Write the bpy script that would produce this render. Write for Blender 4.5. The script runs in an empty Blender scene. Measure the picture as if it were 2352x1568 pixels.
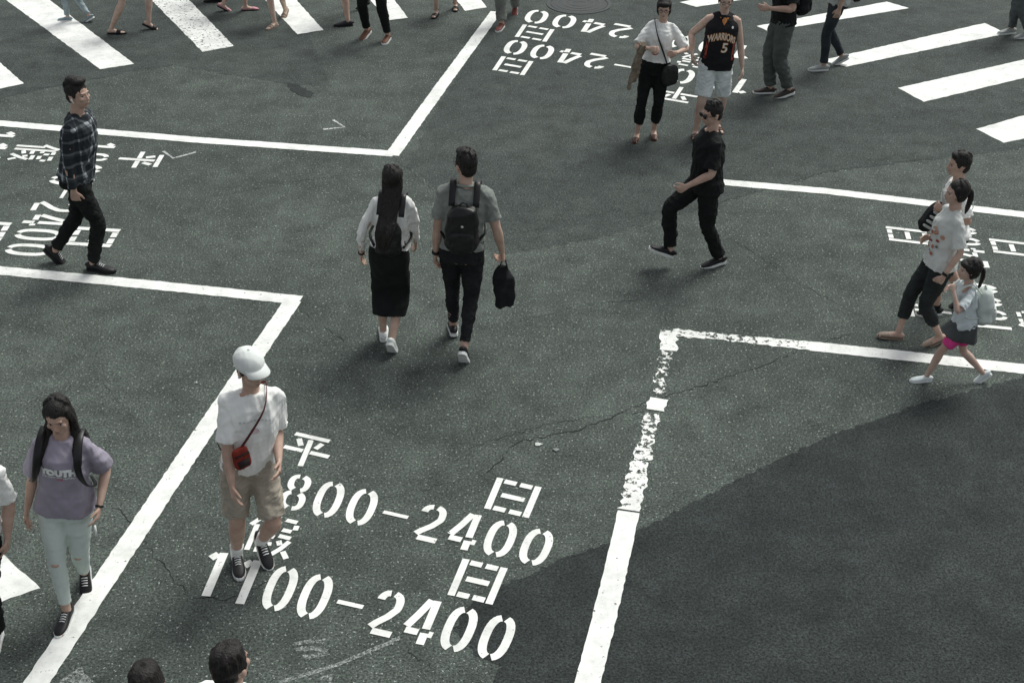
import bpy, bmesh, math, random
import numpy as np
from mathutils import Vector, Matrix
from mathutils.bvhtree import BVHTree
random.seed(7)
V=Vector
C=bpy.context.scene.collection
R_=math.radians
# ------------------------------------------------------------------ camera
TH=R_(32); FP=3017.0; HC=5.8
cs,sn=math.cos(TH),math.sin(TH)
cam=bpy.data.objects.new('camera',bpy.data.cameras.new('camera')); C.objects.link(cam)
cam.location=(0,0,HC); cam.rotation_euler=(R_(90)-TH,0,0)
cam.data.lens=36*FP/2352; cam.data.sensor_width=36; cam.data.clip_end=2000; cam.data.clip_start=.1
bpy.context.scene.camera=cam
def ray(u,v):
    a=(u-1176)/FP; b=(v-784)/FP
    return V((a,cs-b*sn,-sn-b*cs))
def G(u,v,z=0.0):
    d=ray(u,v); t=(HC-z)/-d.z
    return V((d.x*t,d.y*t,z))
def onY(u,v,Y):
    d=ray(u,v); t=Y/d.y
    return V((d.x*t,Y,HC+d.z*t))
# ------------------------------------------------------------------ materials
def newmat(name):
    m=bpy.data.materials.new(name); m.use_nodes=True
    nt=m.node_tree; b=nt.nodes['Principled BSDF']
    return m,nt,b
def N(nt,t,**k):
    n=nt.nodes.new(t)
    for a,v in k.items(): setattr(n,a,v)
    return n
def c4(c,f=1): return (min(1,c[0]*f),min(1,c[1]*f),min(1,c[2]*f),1)
MC={}
def fabric(col,rough=.9,var=.25,scale=9,bump=.25,fine=260,spec=.2):
    key=('f',tuple(col),rough,var,scale)
    if key in MC: return MC[key]
    m,nt,b=newmat('cloth')
    tc=N(nt,'ShaderNodeTexCoord')
    n=N(nt,'ShaderNodeTexNoise'); n.inputs['Scale'].default_value=scale; n.inputs['Detail'].default_value=5
    nt.links.new(tc.outputs['Object'],n.inputs['Vector'])
    r=N(nt,'ShaderNodeValToRGB'); r.color_ramp.elements[0].color=c4(col,1-var); r.color_ramp.elements[1].color=c4(col,1+var)
    r.color_ramp.elements[0].position=.3; r.color_ramp.elements[1].position=.7
    nt.links.new(n.outputs['Fac'],r.inputs['Fac']); nt.links.new(r.outputs['Color'],b.inputs['Base Color'])
    n2=N(nt,'ShaderNodeTexNoise'); n2.inputs['Scale'].default_value=fine; n2.inputs['Detail'].default_value=2
    nt.links.new(tc.outputs['Object'],n2.inputs['Vector'])
    bp=N(nt,'ShaderNodeBump'); bp.inputs['Strength'].default_value=bump; bp.inputs['Distance'].default_value=.003
    nt.links.new(n2.outputs['Fac'],bp.inputs['Height']); nt.links.new(bp.outputs['Normal'],b.inputs['Normal'])
    b.inputs['Roughness'].default_value=rough; b.inputs['Specular IOR Level'].default_value=spec
    MC[key]=m; return m
def plaid():
    m,nt,b=newmat('plaid_cloth')
    tc=N(nt,'ShaderNodeTexCoord'); sp=N(nt,'ShaderNodeSeparateXYZ'); nt.links.new(tc.outputs['Object'],sp.inputs[0])
    def M(op,a,bv=None):
        n=N(nt,'ShaderNodeMath',operation=op)
        for i,x in enumerate((a,bv)):
            if x is None: continue
            if isinstance(x,(int,float)): n.inputs[i].default_value=x
            else: nt.links.new(x,n.inputs[i])
        return n.outputs[0]
    def band(o,f,w,ph): return M('LESS_THAN',M('FRACT',M('ADD',M('MULTIPLY',o,f),ph)),w)
    xy=M('ADD',sp.outputs[0],sp.outputs[1])
    xz=M('SUBTRACT',sp.outputs[1],sp.outputs[0])
    l=M('ADD',M('MULTIPLY',band(xy,9,.22,.1),.5),M('MULTIPLY',band(sp.outputs[2],9,.22,.2),.5))
    l2=M('ADD',M('MULTIPLY',band(xz,4.5,.1,.45),.3),M('MULTIPLY',band(sp.outputs[2],4.5,.08,.7),.3))
    s=M('POWER',M('MINIMUM',M('ADD',l,l2),1.0),2.6)
    mx=N(nt,'ShaderNodeMix',data_type='RGBA'); mx.inputs['A'].default_value=(.010,.015,.020,1); mx.inputs['B'].default_value=(.42,.46,.48,1)
    nt.links.new(s,mx.inputs['Factor']); nt.links.new(mx.outputs['Result'],b.inputs['Base Color'])
    b.inputs['Roughness'].default_value=.9
    return m
def skinm(col):
    key=('s',tuple(col))
    if key in MC: return MC[key]
    L=.3*col[0]+.6*col[1]+.1*col[2]; col=tuple(c*.88+L*.12 for c in col)
    m,nt,b=newmat('skin')
    tc=N(nt,'ShaderNodeTexCoord'); n=N(nt,'ShaderNodeTexNoise'); n.inputs['Scale'].default_value=14; n.inputs['Detail'].default_value=4
    nt.links.new(tc.outputs['Object'],n.inputs['Vector'])
    r=N(nt,'ShaderNodeValToRGB'); r.color_ramp.elements[0].color=c4((col[0]*.86,col[1]*.78,col[2]*.75)); r.color_ramp.elements[1].color=c4(col,1.12)
    r.color_ramp.elements[0].position=.3; r.color_ramp.elements[1].position=.7
    nt.links.new(n.outputs['Fac'],r.inputs['Fac']); nt.links.new(r.outputs['Color'],b.inputs['Base Color'])
    b.inputs['Roughness'].default_value=.55; b.inputs['Subsurface Weight'].default_value=.08; b.inputs['Subsurface Radius'].default_value=(.02,.008,.004); b.inputs['Specular IOR Level'].default_value=.3
    MC[key]=m; return m
def hairm():
    if 'hair' in MC: return MC['hair']
    m,nt,b=newmat('hair')
    tc=N(nt,'ShaderNodeTexCoord'); mp=N(nt,'ShaderNodeMapping'); mp.inputs['Scale'].default_value=(150,150,10)
    n=N(nt,'ShaderNodeTexNoise'); n.inputs['Scale'].default_value=1; n.inputs['Detail'].default_value=3
    nt.links.new(tc.outputs['Object'],mp.inputs[0]); nt.links.new(mp.outputs[0],n.inputs['Vector'])
    r=N(nt,'ShaderNodeValToRGB'); r.color_ramp.elements[0].color=(.004,.004,.004,1); r.color_ramp.elements[1].color=(.028,.023,.020,1)
    r.color_ramp.elements[0].position=.35; r.color_ramp.elements[1].position=.75
    nt.links.new(n.outputs['Fac'],r.inputs['Fac']); nt.links.new(r.outputs['Color'],b.inputs['Base Color'])
    bp=N(nt,'ShaderNodeBump'); bp.inputs['Strength'].default_value=.9; bp.inputs['Distance'].default_value=.006
    nt.links.new(n.outputs['Fac'],bp.inputs['Height']); nt.links.new(bp.outputs['Normal'],b.inputs['Normal'])
    b.inputs['Roughness'].default_value=.55; b.inputs['Specular IOR Level'].default_value=.3
    MC['hair']=m; return m
def plain(col,rough=.6,spec=.3):
    key=('p',tuple(col),rough)
    if key in MC: return MC[key]
    m=fabric(col,rough=rough,var=.1,scale=20,bump=.05,spec=spec); MC[key]=m; return m
def asphalt(name,dark,light,fleck,amt,scale=1.0):
    m,nt,b=newmat(name)
    tc=N(nt,'ShaderNodeTexCoord')
    def noise(s,d=6,r=.6):
        n=N(nt,'ShaderNodeTexNoise'); n.inputs['Scale'].default_value=s; n.inputs['Detail'].default_value=d; n.inputs['Roughness'].default_value=r
        nt.links.new(tc.outputs['Object'],n.inputs['Vector']); return n
    big=noise(.35,7,.62); mid=noise(3.2,6,.7); fine=noise(62,3,.82); fl=noise(50,2,.6)
    rb=N(nt,'ShaderNodeValToRGB'); rb.color_ramp.elements[0].color=c4(dark); rb.color_ramp.elements[1].color=c4(light)
    rb.color_ramp.elements[0].position=.33; rb.color_ramp.elements[1].position=.68
    nt.links.new(big.outputs['Fac'],rb.inputs['Fac'])
    def mix(fac,A,B,mode,f=None):
        x=N(nt,'ShaderNodeMix',data_type='RGBA',blend_type=mode)
        if isinstance(fac,float): x.inputs['Factor'].default_value=fac
        else: nt.links.new(fac,x.inputs['Factor'])
        nt.links.new(A,x.inputs['A'])
        if isinstance(B,tuple): x.inputs['B'].default_value=B
        else: nt.links.new(B,x.inputs['B'])
        return x.outputs['Result']
    rm=N(nt,'ShaderNodeValToRGB'); rm.color_ramp.elements[0].color=(.60,.60,.60,1); rm.color_ramp.elements[1].color=(1.30,1.30,1.30,1)
    rm.color_ramp.elements[0].position=.3; rm.color_ramp.elements[1].position=.7
    nt.links.new(mid.outputs['Fac'],rm.inputs['Fac'])
    c=mix(1.0,rb.outputs['Color'],rm.outputs['Color'],'MULTIPLY')
    rf=N(nt,'ShaderNodeValToRGB'); rf.color_ramp.elements[0].color=(.12,.12,.12,1); rf.color_ramp.elements[1].color=(2.1,2.1,2.1,1)
    rf.color_ramp.elements[0].position=.33; rf.color_ramp.elements[1].position=.68
    nt.links.new(fine.outputs['Fac'],rf.inputs['Fac'])
    c=mix(1.0,c,rf.outputs['Color'],'MULTIPLY')
    rr=N(nt,'ShaderNodeValToRGB'); rr.color_ramp.elements[0].color=(0,0,0,1); rr.color_ramp.elements[1].color=(1,1,1,1)
    rr.color_ramp.elements[0].position=amt; rr.color_ramp.elements[1].position=amt+.06
    nt.links.new(fl.outputs['Fac'],rr.inputs['Fac'])
    c=mix(rr.outputs['Color'],c,c4(fleck),'MIX')
    nt.links.new(c,b.inputs['Base Color'])
    bp=N(nt,'ShaderNodeBump'); bp.inputs['Strength'].default_value=.5; bp.inputs['Distance'].default_value=.006
    nt.links.new(fine.outputs['Fac'],bp.inputs['Height']); nt.links.new(bp.outputs['Normal'],b.inputs['Normal'])
    b.inputs['Roughness'].default_value=.88; b.inputs['Specular IOR Level'].default_value=.25
    return m
def paint(name,thr,col=(.81,.82,.78),scale=(40,40,40),soft=.03,dirt=.30,detail=6):
    m,nt,b=newmat(name)
    tc=N(nt,'ShaderNodeTexCoord'); mp=N(nt,'ShaderNodeMapping'); mp.inputs['Scale'].default_value=scale
    nt.links.new(tc.outputs['Object'],mp.inputs[0])
    n=N(nt,'ShaderNodeTexNoise'); n.inputs['Scale'].default_value=1; n.inputs['Detail'].default_value=detail; n.inputs['Roughness'].default_value=.72
    nt.links.new(mp.outputs[0],n.inputs['Vector'])
    r=N(nt,'ShaderNodeValToRGB'); r.color_ramp.elements[0].position=thr; r.color_ramp.elements[1].position=thr+soft
    nt.links.new(n.outputs['Fac'],r.inputs['Fac'])
    n2=N(nt,'ShaderNodeTexNoise'); n2.inputs['Scale'].default_value=4; n2.inputs['Detail'].default_value=8; n2.inputs['Roughness'].default_value=.75
    nt.links.new(tc.outputs['Object'],n2.inputs['Vector'])
    r2=N(nt,'ShaderNodeValToRGB'); r2.color_ramp.elements[0].color=c4(col,1-dirt); r2.color_ramp.elements[1].color=c4(col)
    r2.color_ramp.elements[0].position=.32; r2.color_ramp.elements[1].position=.58
    nt.links.new(n2.outputs['Fac'],r2.inputs['Fac']); nt.links.new(r2.outputs['Color'],b.inputs['Base Color'])
    b.inputs['Roughness'].default_value=.7
    tr=N(nt,'ShaderNodeBsdfTransparent'); mx=N(nt,'ShaderNodeMixShader'); out=nt.nodes['Material Output']
    nt.links.new(r.outputs['Color'],mx.inputs[0]); nt.links.new(tr.outputs[0],mx.inputs[1]); nt.links.new(b.outputs[0],mx.inputs[2])
    nt.links.new(mx.outputs[0],out.inputs['Surface'])
    return m
# ------------------------------------------------------------------ mesh builder
class MB:
    def __init__(s): s.v=[]; s.f=[]
    def ring(s,c,ax,ay,r1,r2,n,p):
        i0=len(s.v)
        for k in range(n):
            a=2*math.pi*k/n; ca,sa=math.cos(a),math.sin(a)
            x=math.copysign(abs(ca)**(2/p),ca)*r1; y=math.copysign(abs(sa)**(2/p),sa)*r2
            s.v.append(c+ax*x+ay*y)
        return i0
    def tube(s,pts,rad,hint=V((1,0,0)),n=16,p=2.0,sub=3,closed=False):
        pts=[V(q) for q in pts]; rad=[(r,r) if not isinstance(r,(tuple,list)) else r for r in rad]
        if sub>1 and len(pts)>2:
            P=[];Q=[]
            L=len(pts)
            for i in range(L-1):
                a=pts[max(i-1,0)];b=pts[i];c=pts[i+1];d=pts[min(i+2,L-1)]
                ra=rad[max(i-1,0)];rb=rad[i];rc=rad[i+1];rd=rad[min(i+2,L-1)]
                for j in range(sub):
                    t=j/sub
                    w=(-.5*t+t*t-.5*t**3, 1-2.5*t*t+1.5*t**3, .5*t+2*t*t-1.5*t**3, -.5*t*t+.5*t**3)
                    P.append(a*w[0]+b*w[1]+c*w[2]+d*w[3])
                    Q.append(tuple(max(.002,ra[k]*w[0]+rb[k]*w[1]+rc[k]*w[2]+rd[k]*w[3]) for k in (0,1)))
            P.append(pts[-1]);Q.append(rad[-1]); pts,rad=P,Q
        L=len(pts); rs=[]
        for i in range(L):
            t=(pts[min(i+1,L-1)]-pts[max(i-1,0)])
            if t.length<1e-7: t=V((0,0,1))
            t.normalize()
            ax=hint-t*hint.dot(t)
            if ax.length<1e-3: ax=t.orthogonal()
            ax.normalize(); ay=t.cross(ax)
            rs.append(s.ring(pts[i],ax,ay,rad[i][0],rad[i][1],n,p))
        for i in range(L-1):
            for k in range(n):
                k2=(k+1)%n
                s.f.append((rs[i]+k,rs[i]+k2,rs[i+1]+k2,rs[i+1]+k))
        for r,o in ((rs[0],1),(rs[-1],0)):
            c=sum((s.v[r+k] for k in range(n)),V())/n
            s.v.append(c); ci=len(s.v)-1
            for k in range(n):
                k2=(k+1)%n
                s.f.append((ci,r+k2,r+k) if o else (ci,r+k,r+k2))
    def ell(s,c,r,M=None,p=2.0,n=18,m=12):
        M=M or Matrix.Identity(4)
        i0=len(s.v); c=V(c)
        def q(x): return math.copysign(abs(x)**(2/p),x)
        for i in range(1,m):
            th=math.pi*i/m; st,ct=math.sin(th),math.cos(th)
            for k in range(n):
                ph=2*math.pi*k/n
                s.v.append(M@(c+V((r[0]*q(st)*q(math.cos(ph)),r[1]*q(st)*q(math.sin(ph)),r[2]*q(ct)))))
        s.v.append(M@(c+V((0,0,r[2])))); s.v.append(M@(c-V((0,0,r[2]))))
        top=len(s.v)-2; bot=top+1
        for k in range(n):
            k2=(k+1)%n
            s.f.append((top,i0+k,i0+k2))
            for i in range(m-2):
                a=i0+i*n
                s.f.append((a+k,a+n+k,a+n+k2,a+k2))
            a=i0+(m-2)*n
            s.f.append((bot,a+k2,a+k))
    def box(s,c,h,M=None):
        M=M or Matrix.Identity(4); i=len(s.v); c=V(c)
        for x in (-1,1):
            for y in (-1,1):
                for z in (-1,1): s.v.append(M@(c+V((x*h[0],y*h[1],z*h[2]))))
        for f in ((0,1,3,2),(4,6,7,5),(0,4,5,1),(2,3,7,6),(0,2,6,4),(1,5,7,3)): s.f.append(tuple(i+k for k in f))
    def mesh(s,name='mesh'):
        me=bpy.data.meshes.new(name); me.from_pydata([tuple(v) for v in s.v],[],s.f); me.update(); return me
def smooth(me):
    me.polygons.foreach_set('use_smooth',[True]*len(me.polygons)); me.update()
def obj(name,me,mat,parent=None,sm=True,off=None):
    if isinstance(me,MB):
        if off is not None: me.v=[v-off for v in me.v]
        me=me.mesh(name)
        if sm: smooth(me)
    o=bpy.data.objects.new(name,me); C.objects.link(o)
    if mat: 
        me.materials.clear(); me.materials.append(mat)
    if parent: o.parent=parent
    return o
def disp(me,amp,freq,seed,zf=1.0,ridge=False):
    n=len(me.vertices); co=np.empty(n*3); me.vertices.foreach_get('co',co); co=co.reshape(-1,3)
    no=np.empty(n*3); me.vertices.foreach_get('normal',no); no=no.reshape(-1,3)
    rng=np.random.RandomState(seed); val=np.zeros(n)
    for i in range(6):
        k=rng.normal(size=3); k/=np.linalg.norm(k); k=k*freq*(.7+.45*i); k[2]*=zf
        k2=rng.normal(size=3)*freq*.6
        w=np.sin(co@k+rng.uniform(0,6)+1.6*np.sin(co@k2+rng.uniform(0,6)))
        if ridge: w=1-2*np.abs(w)
        val+=w/(1+.35*i)
    co=co+no*(val*amp/2.4)[:,None]
    me.vertices.foreach_set('co',co.reshape(-1)); me.update()
def rem(mb,vox,it,name,mat,parent=None,wr=None,off=None):
    if off is not None: mb.v=[v-off for v in mb.v]
    me=mb.mesh(name); o=bpy.data.objects.new(name,me); C.objects.link(o)
    m=o.modifiers.new('r','REMESH'); m.mode='VOXEL'; m.voxel_size=vox; m.use_smooth_shade=True
    if it:
        s=o.modifiers.new('s','SMOOTH'); s.factor=.5; s.iterations=it
    dg=bpy.context.evaluated_depsgraph_get(); dg.update()
    me2=bpy.data.meshes.new_from_object(o.evaluated_get(dg)); o.modifiers.clear(); o.data=me2; me2.name=name
    bpy.data.meshes.remove(me)
    if wr: 
        for w in wr: disp(me2,*w)
    smooth(me2); me2.materials.clear(); me2.materials.append(mat)
    if parent: o.parent=parent
    return o
def bvh_of(o):
    me=o.data; return BVHTree.FromPolygons([v.co.copy() for v in me.vertices],[tuple(p.vertices) for p in me.polygons])
def project(bv,pts2,O,X,Z,D,off):
    out=[];bad=0
    for x,z in pts2:
        p=O+X*x+Z*z
        h=bv.ray_cast(p-D*.35,D,.7)
        out.append((h[0]-D*off) if h[0] else None)
    g=[q for q in out if q]
    if not g: return None
    for i,q in enumerate(out):
        if q is None:
            x,z=pts2[i]; p=O+X*x+Z*z
            b=min(g,key=lambda r:(r-p).length); out[i]=p+D*((b-p).dot(D))
    return out
def decal(bv,pts2,faces,O,X,Z,D,off,name,mat,parent):
    P=project(bv,pts2,O,X,Z,D,off)
    if P is None: return None
    mb=MB(); mb.v=P; mb.f=faces
    return obj(name,mb,mat,parent,sm=False)
def ell2(cx,cz,rx,rz,n=14):
    pts=[(cx,cz)]+[(cx+rx*.55*math.cos(2*math.pi*k/n),cz+rz*.55*math.sin(2*math.pi*k/n)) for k in range(n)]+[(cx+rx*math.cos(2*math.pi*k/n),cz+rz*math.sin(2*math.pi*k/n)) for k in range(n)]
    f=[(0,1+k,1+(k+1)%n) for k in range(n)]+[(1+k,1+n+k,1+n+(k+1)%n,1+(k+1)%n) for k in range(n)]
    return pts,f
def text_mesh(body,size,bold=0.0,arc=0.0):
    cu=bpy.data.curves.new('lettering','FONT'); cu.body=body; cu.size=size; cu.align_x='CENTER'; cu.align_y='CENTER'; cu.offset=bold; cu.resolution_u=3
    o=bpy.data.objects.new('lettering',cu); C.objects.link(o)
    dg=bpy.context.evaluated_depsgraph_get(); dg.update()
    me=bpy.data.meshes.new_from_object(o.evaluated_get(dg)); bpy.data.objects.remove(o)
    bm=bmesh.new(); bm.from_mesh(me); bmesh.ops.triangulate(bm,faces=bm.faces[:])
    pts=[(v.co.x,v.co.y+arc*v.co.x**2) for v in bm.verts]; fs=[tuple(v.index for v in f.verts) for f in bm.faces]
    bm.free(); bpy.data.meshes.remove(me); return pts,fs
# ------------------------------------------------------------------ people
TM=[(-.09,.13,.095,-.005),(0,.166,.112,-.012),(.08,.157,.106,-.004),(.17,.142,.098,0),(.30,.156,.110,.004),(.42,.170,.116,.004),(.49,.150,.098,-.005),(.545,.078,.068,-.008)]
TF=[(-.09,.13,.10,-.005),(0,.168,.115,-.014),(.08,.150,.104,-.006),(.19,.118,.088,0),(.31,.130,.102,.006),(.40,.140,.116,.012),(.48,.128,.092,-.004),(.545,.066,.060,-.008)]
def sect(T,z):
    if z<=T[0][0]: return T[0][1:]
    for a,b in zip(T,T[1:]):
        if z<=b[0]:
            t=(z-a[0])/(b[0]-a[0]); return tuple(a[i]+(b[i]-a[i])*t for i in (1,2,3))
    return T[-1][1:]
def ik(a,b,l1,l2,pole):
    d=b-a; L=d.length; mx=(l1+l2)*.995
    if L>mx: b=a+d*(mx/L); d=b-a; L=mx
    L=max(L,abs(l1-l2)+.02)
    x=(l1*l1-l2*l2+L*L)/(2*L); h=math.sqrt(max(0,l1*l1-x*x)); dn=d.normalized()
    pp=pole-dn*pole.dot(dn)
    if pp.length<1e-4: pp=dn.orthogonal()
    return a+dn*x+pp.normalized()*h, b
SK=(.50,.34,.26)
PEOPLE=[]
def person(label,L,R,yaw,head=None,h=None,base=None,w=.5,sex='m',dy=0,hs=1.0,skin=SK,vox=.0055,
           armL=(.12,.05,-.98),armR=(.12,.05,-.98),poleL=None,poleR=None,curlL=.6,curlR=.6,
           hyaw=0,hpitch=0,top=None,bottom=None,shoe=None,hair=None,extra=None,group='pedestrians crossing the street',
           face=True,stout=0.0,tw=0,drop=0.0,pf=.45):
    idx=len(PEOPLE)
    T=TM if sex=='m' else TF
    yw=R_(yaw); Rz=Matrix.Rotation(yw,3,'Z'); Ri=Rz.transposed()
    def footW(f):
        u,v=f[0],f[1]; return G(u,v)
    if base is None:
        LW,RW=footW(L),footW(R); B=LW*w+RW*(1-w)
    else:
        B=V((base[0],base[1],0)); LW=B+Rz@V((-.09,.12,0)); RW=B+Rz@V((.09,-.16,0)); L=(0,0)+tuple(L[2:]); R=(0,0)+tuple(R[2:])
    Ll,Rl=Ri@(LW-B),Ri@(RW-B)
    lean=V((0,0,0))
    if head:
        HW=onY(head[0],head[1],B.y+dy); lean=Ri@V((HW.x-B.x,dy,0))
        if lean.length>.28: lean=lean*(.28/lean.length)
        h=HW.z/.98
    hh=h
    def feet(S):
        out=[]
        for c,f,sd in ((Ll,L,-1),(Rl,R,1)):
            pitch=R_(f[2] if len(f)>2 else 0); lift=f[3] if len(f)>3 else 0; ty=R_(f[4] if len(f)>4 else 7*(-sd))
            fd=Matrix.Rotation(ty,3,'Z')@V((0,1,0)); up=V((0,0,1))
            f2=fd*math.cos(pitch)-up*math.sin(pitch); u2=up*math.cos(pitch)+fd*math.sin(pitch)
            if pitch>=0:
                ball=c+fd*.04*S; o=ball-f2*.10*S
            else:
                hl=c-fd*.10*S; o=hl+f2*.06*S
            o=o+up*lift
            out.append((o,f2,u2,o+u2*.078*S))
        return out
    pel=V((lean.x*pf,lean.y*pf,0))
    for _ in range(6):
        S=hh/1.75; F=feet(S); Lg=.85*S*.988; hz=9
        for (o,f2,u2,an),sx in zip(F,(-1,1)):
            hj=pel+V((sx*.085*S,0,0)); dxy=(an-hj); dxy.z=0
            hz=min(hz,an.z+math.sqrt(max(.05,Lg*Lg-dxy.length_squared)))
        hz=min(hz,.92*S)-drop
        topz=hz+(.60+.235*hs)*S
        if head: hh+= (HW.z-topz)*.7
    S=hh/1.75
    pel.z=hz
    al=math.asin(max(-.5,min(.5,lean.y*(1-pf)/(.8*S)))); be=math.asin(max(-.5,min(.5,lean.x*(1-pf)/(.8*S))))
    M3=Matrix.Rotation(be,3,'Y')@Matrix.Rotation(-al,3,'X'); Mt=M3@Matrix.Rotation(R_(tw),3,'Z')
    def TP(x,y,z): return pel+(Mt if z>.25 else M3)@V((x*S,y*S,z*S))
    root=bpy.data.objects.new('person',None); C.objects.link(root); root.location=B; root.rotation_euler=(0,0,yw); root.empty_display_size=.2
    root['label']=label; root['category']='person'; root['group']=group
    st=stout
    if st: T=[(a,b+st*(1 if a<.45 else .4),c+st*1.3*(1 if a<.45 else .2),d+st*.4) for a,b,c,d in T]
    sw=(.162 if sex=='m' else .138)
    X=M3@V((1,0,0)); XT=Mt@V((1,0,0))
    hips=[pel+M3@V((sx*.085*S,0,0)) for sx in (-1,1)]
    legs=[]
    for hj,(o,f2,u2,an),sx in zip(hips,F,(-1,1)):
        kn,an2=ik(hj,an,.43*S,.42*S,V((sx*.12,1,0))+f2*.2); legs.append((hj,kn,an,o,f2,u2))
    arms=[]
    for sp,sx,pole in ((armL,-1,poleL),(armR,1,poleR)):
        sh=TP(sx*sw,-.005,.475)
        if sp[0]=='p':
            tw_=onY(sp[1],sp[2],B.y+sp[3]); tg=Ri@(tw_-B)
        else: tg=sh+Mt@V((sx*sp[0],sp[1],sp[2]))*(.54*S)
        pl=V(pole) if pole else V((.35,-1,-.1)); pl=V((pl.x*sx,pl.y,pl.z))
        el,wr=ik(sh,tg,.285*S,.255*S,Mt@pl); arms.append((sh,el,wr,sx))
    nb=TP(0,-.008,.545)
    hc=nb+V((0,.02*S,(.05+.12*hs)*S))+V((lean.x,lean.y,0))*.04
    HM=Matrix.Translation(hc)@Matrix.Rotation(R_(hyaw),4,'Z')@Matrix.Rotation(-R_(hpitch),4,'X')@Matrix.Scale(S*hs*.97,4)
    # ---- body
    b=MB()
    tank=bool(top and top.get('tank'))
    zs=[-.09,-.03,.03,.09,.15,.21,.27,.33,.39,.44,.49,.52,.545]
    P=[];Q=[]
    for z in zs:
        rx,ry,yo=sect(T,z); P.append(TP(0,yo,z)); e_=-.014 if z<.5 else -.012; Q.append(((rx+e_)*S,(ry+e_)*S))
    b.tube(P,Q,X,n=28,p=2.35,sub=1)
    b.tube([TP(0,-.012,.46),nb+V((0,0,.02*S)),HM@V((0,-.015,-.06))],[(.060*S,.058*S),(.053*S,.055*S),(.051*S,.055*S)],X)
    kb_=bottom['kind'] if bottom else ''
    for sh,el,wr,sx in arms:
        rs=S*(1 if sex=='m' else .86); q0=1.0 if tank else .82
        b.tube([TP(sx*.03,-.01,.52),TP(sx*.1,-.01,.500),sh],[.043*S*q0,.046*S*q0,.050*rs*q0],V((0,1,0)),sub=2)
        b.tube([sh+(sh-el).normalized()*(.02 if tank else .005),sh.lerp(el,.3),sh.lerp(el,.7),el,el.lerp(wr,.28),el.lerp(wr,.7),wr],
               [.047*rs*q0,.048*rs*(q0+1)/2,.042*rs,.037*rs,.040*rs,.030*rs,(.027*rs,.021*rs)],V((0,1,0)))
    for hj,kn,an,o,f2,u2 in legs:
        rs=S*(1 if sex=='m' else .93); q1=.86; q2=.80 if kb_=='trousers' else 1.0
        b.tube([hj+V((0,0,.02)),hj.lerp(kn,.25),hj.lerp(kn,.6),kn,kn.lerp(an,.3),kn.lerp(an,.7),an,an-u2*.03*S],
               [.085*S*q1,.083*S*q1,.068*rs*(q1+q2)/2,.054*rs*q2,.057*rs*q2,.042*rs*(q2+.05 if q2<1 else 1),.034*rs,.034*rs],V((1,0,0)))
        sd=f2.cross(u2)
        b.tube([o-f2*.055*S+u2*.032*S,o-f2*.02*S+u2*.04*S,o+f2*.04*S+u2*.040*S,o+f2*.10*S+u2*.028*S,o+f2*.15*S+u2*.022*S,o+f2*.175*S+u2*.02*S],
               [(.022*S,.022*S),(.03*S,.030*S),(.034*S,.026*S),(.040*S,.017*S),(.036*S,.013*S),(.024*S,.010*S)],sd,sub=2)
        for t in range(5):
            b.ell(o+f2*(.178-.008*t)*S+sd*((-.028+.014*t)*S)+u2*.016*S,(.008*S,.012*S,.009*S))
    for (sh,el,wr,sx),curl in zip(arms,(curlL,curlR)):
        d=(wr-el).normalized(); pn=Mt@V((-sx,0,0)); pn=(pn-d*pn.dot(d)).normalized(); wd=d.cross(pn)*1
        fw=Mt@V((0,1,0)); 
        if wd.dot(fw)<0: wd=-wd
        k=S*(1 if sex=='m' else .92)
        b.tube([wr-d*.01,wr+d*.03*k,wr+d*.065*k,wr+d*.088*k],[(.026*k,.019*k),(.036*k,.016*k),(.040*k,.014*k),(.036*k,.010*k)],wd,sub=2)
        for fi,(ox,ln) in enumerate(((.033,.072),(.0115,.080),(-.0105,.075),(-.032,.058))):
            p=wr+d*.08*k+wd*ox*k; dirn=(d+wd*(ox*2.6)).normalized(); pts=[p-dirn*.015]; a=.25*curl
            for sgm in (.42,.33,.25):
                a+=.45*curl+.06*fi*.5
                dd=dirn*math.cos(a)+pn*math.sin(a); pts.append(pts[-1]+dd*ln*k*sgm+(dd*.015 if len(pts)==1 else V((0,0,0))))
            b.tube(pts,[.0092*k,.0088*k,.0082*k,.0066*k],wd,n=8,sub=2)
        p=wr+d*.02*k+wd*.022*k
        t1=(d*.62+wd*.66+pn*.35).normalized(); t2=(d*.85+wd*.30+pn*.5).normalized()
        b.tube([p,p+t1*.035*k,p+t1*.035*k+t2*.028*k,p+t1*.035*k+t2*.052*k],[.014*k,.0115*k,.0098*k,.0078*k],wd,n=8,sub=2)
    # head
    b.ell((0,-.012,.022),(.077,.097,.097),HM); b.ell((0,.022,-.035),(.061,.068,.084),HM); b.ell((0,.058,-.092),(.026,.024,.022),HM)
    b.ell((0,.0,-.06),(.058,.07,.05),HM)
    b.ell((0,.078,.022),(.05,.012,.010),HM)
    b.tube([HM@V((0,.086,.01)),HM@V((0,.097,-.015)),HM@V((0,.104,-.032)),HM@V((0,.094,-.040))],[.006*S,.0075*S,.0115*S,.008*S],X,n=10,sub=2)
    for sx in (-1,1):
        b.ell((sx*.040,.066,-.022),(.022,.018,.02),HM); b.ell((sx*.078,-.008,-.018),(.010,.018,.031),HM); b.ell((sx*.012,.090,-.036),(.009,.009,.007),HM)
    b.ell((0,.088,-.058),(.021,.010,.006),HM); b.ell((0,.086,-.069),(.018,.010,.006),HM)
    body=rem(b,vox,3,'body',skinm(skin),root)
    info=dict(root=root,B=B,S=S,TP=TP,arms=arms,legs=legs,HM=HM,pel=pel,Ri=Ri,M3=M3,Mt=Mt,X=X,yaw=yw,Rz=Rz,T=T)
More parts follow.
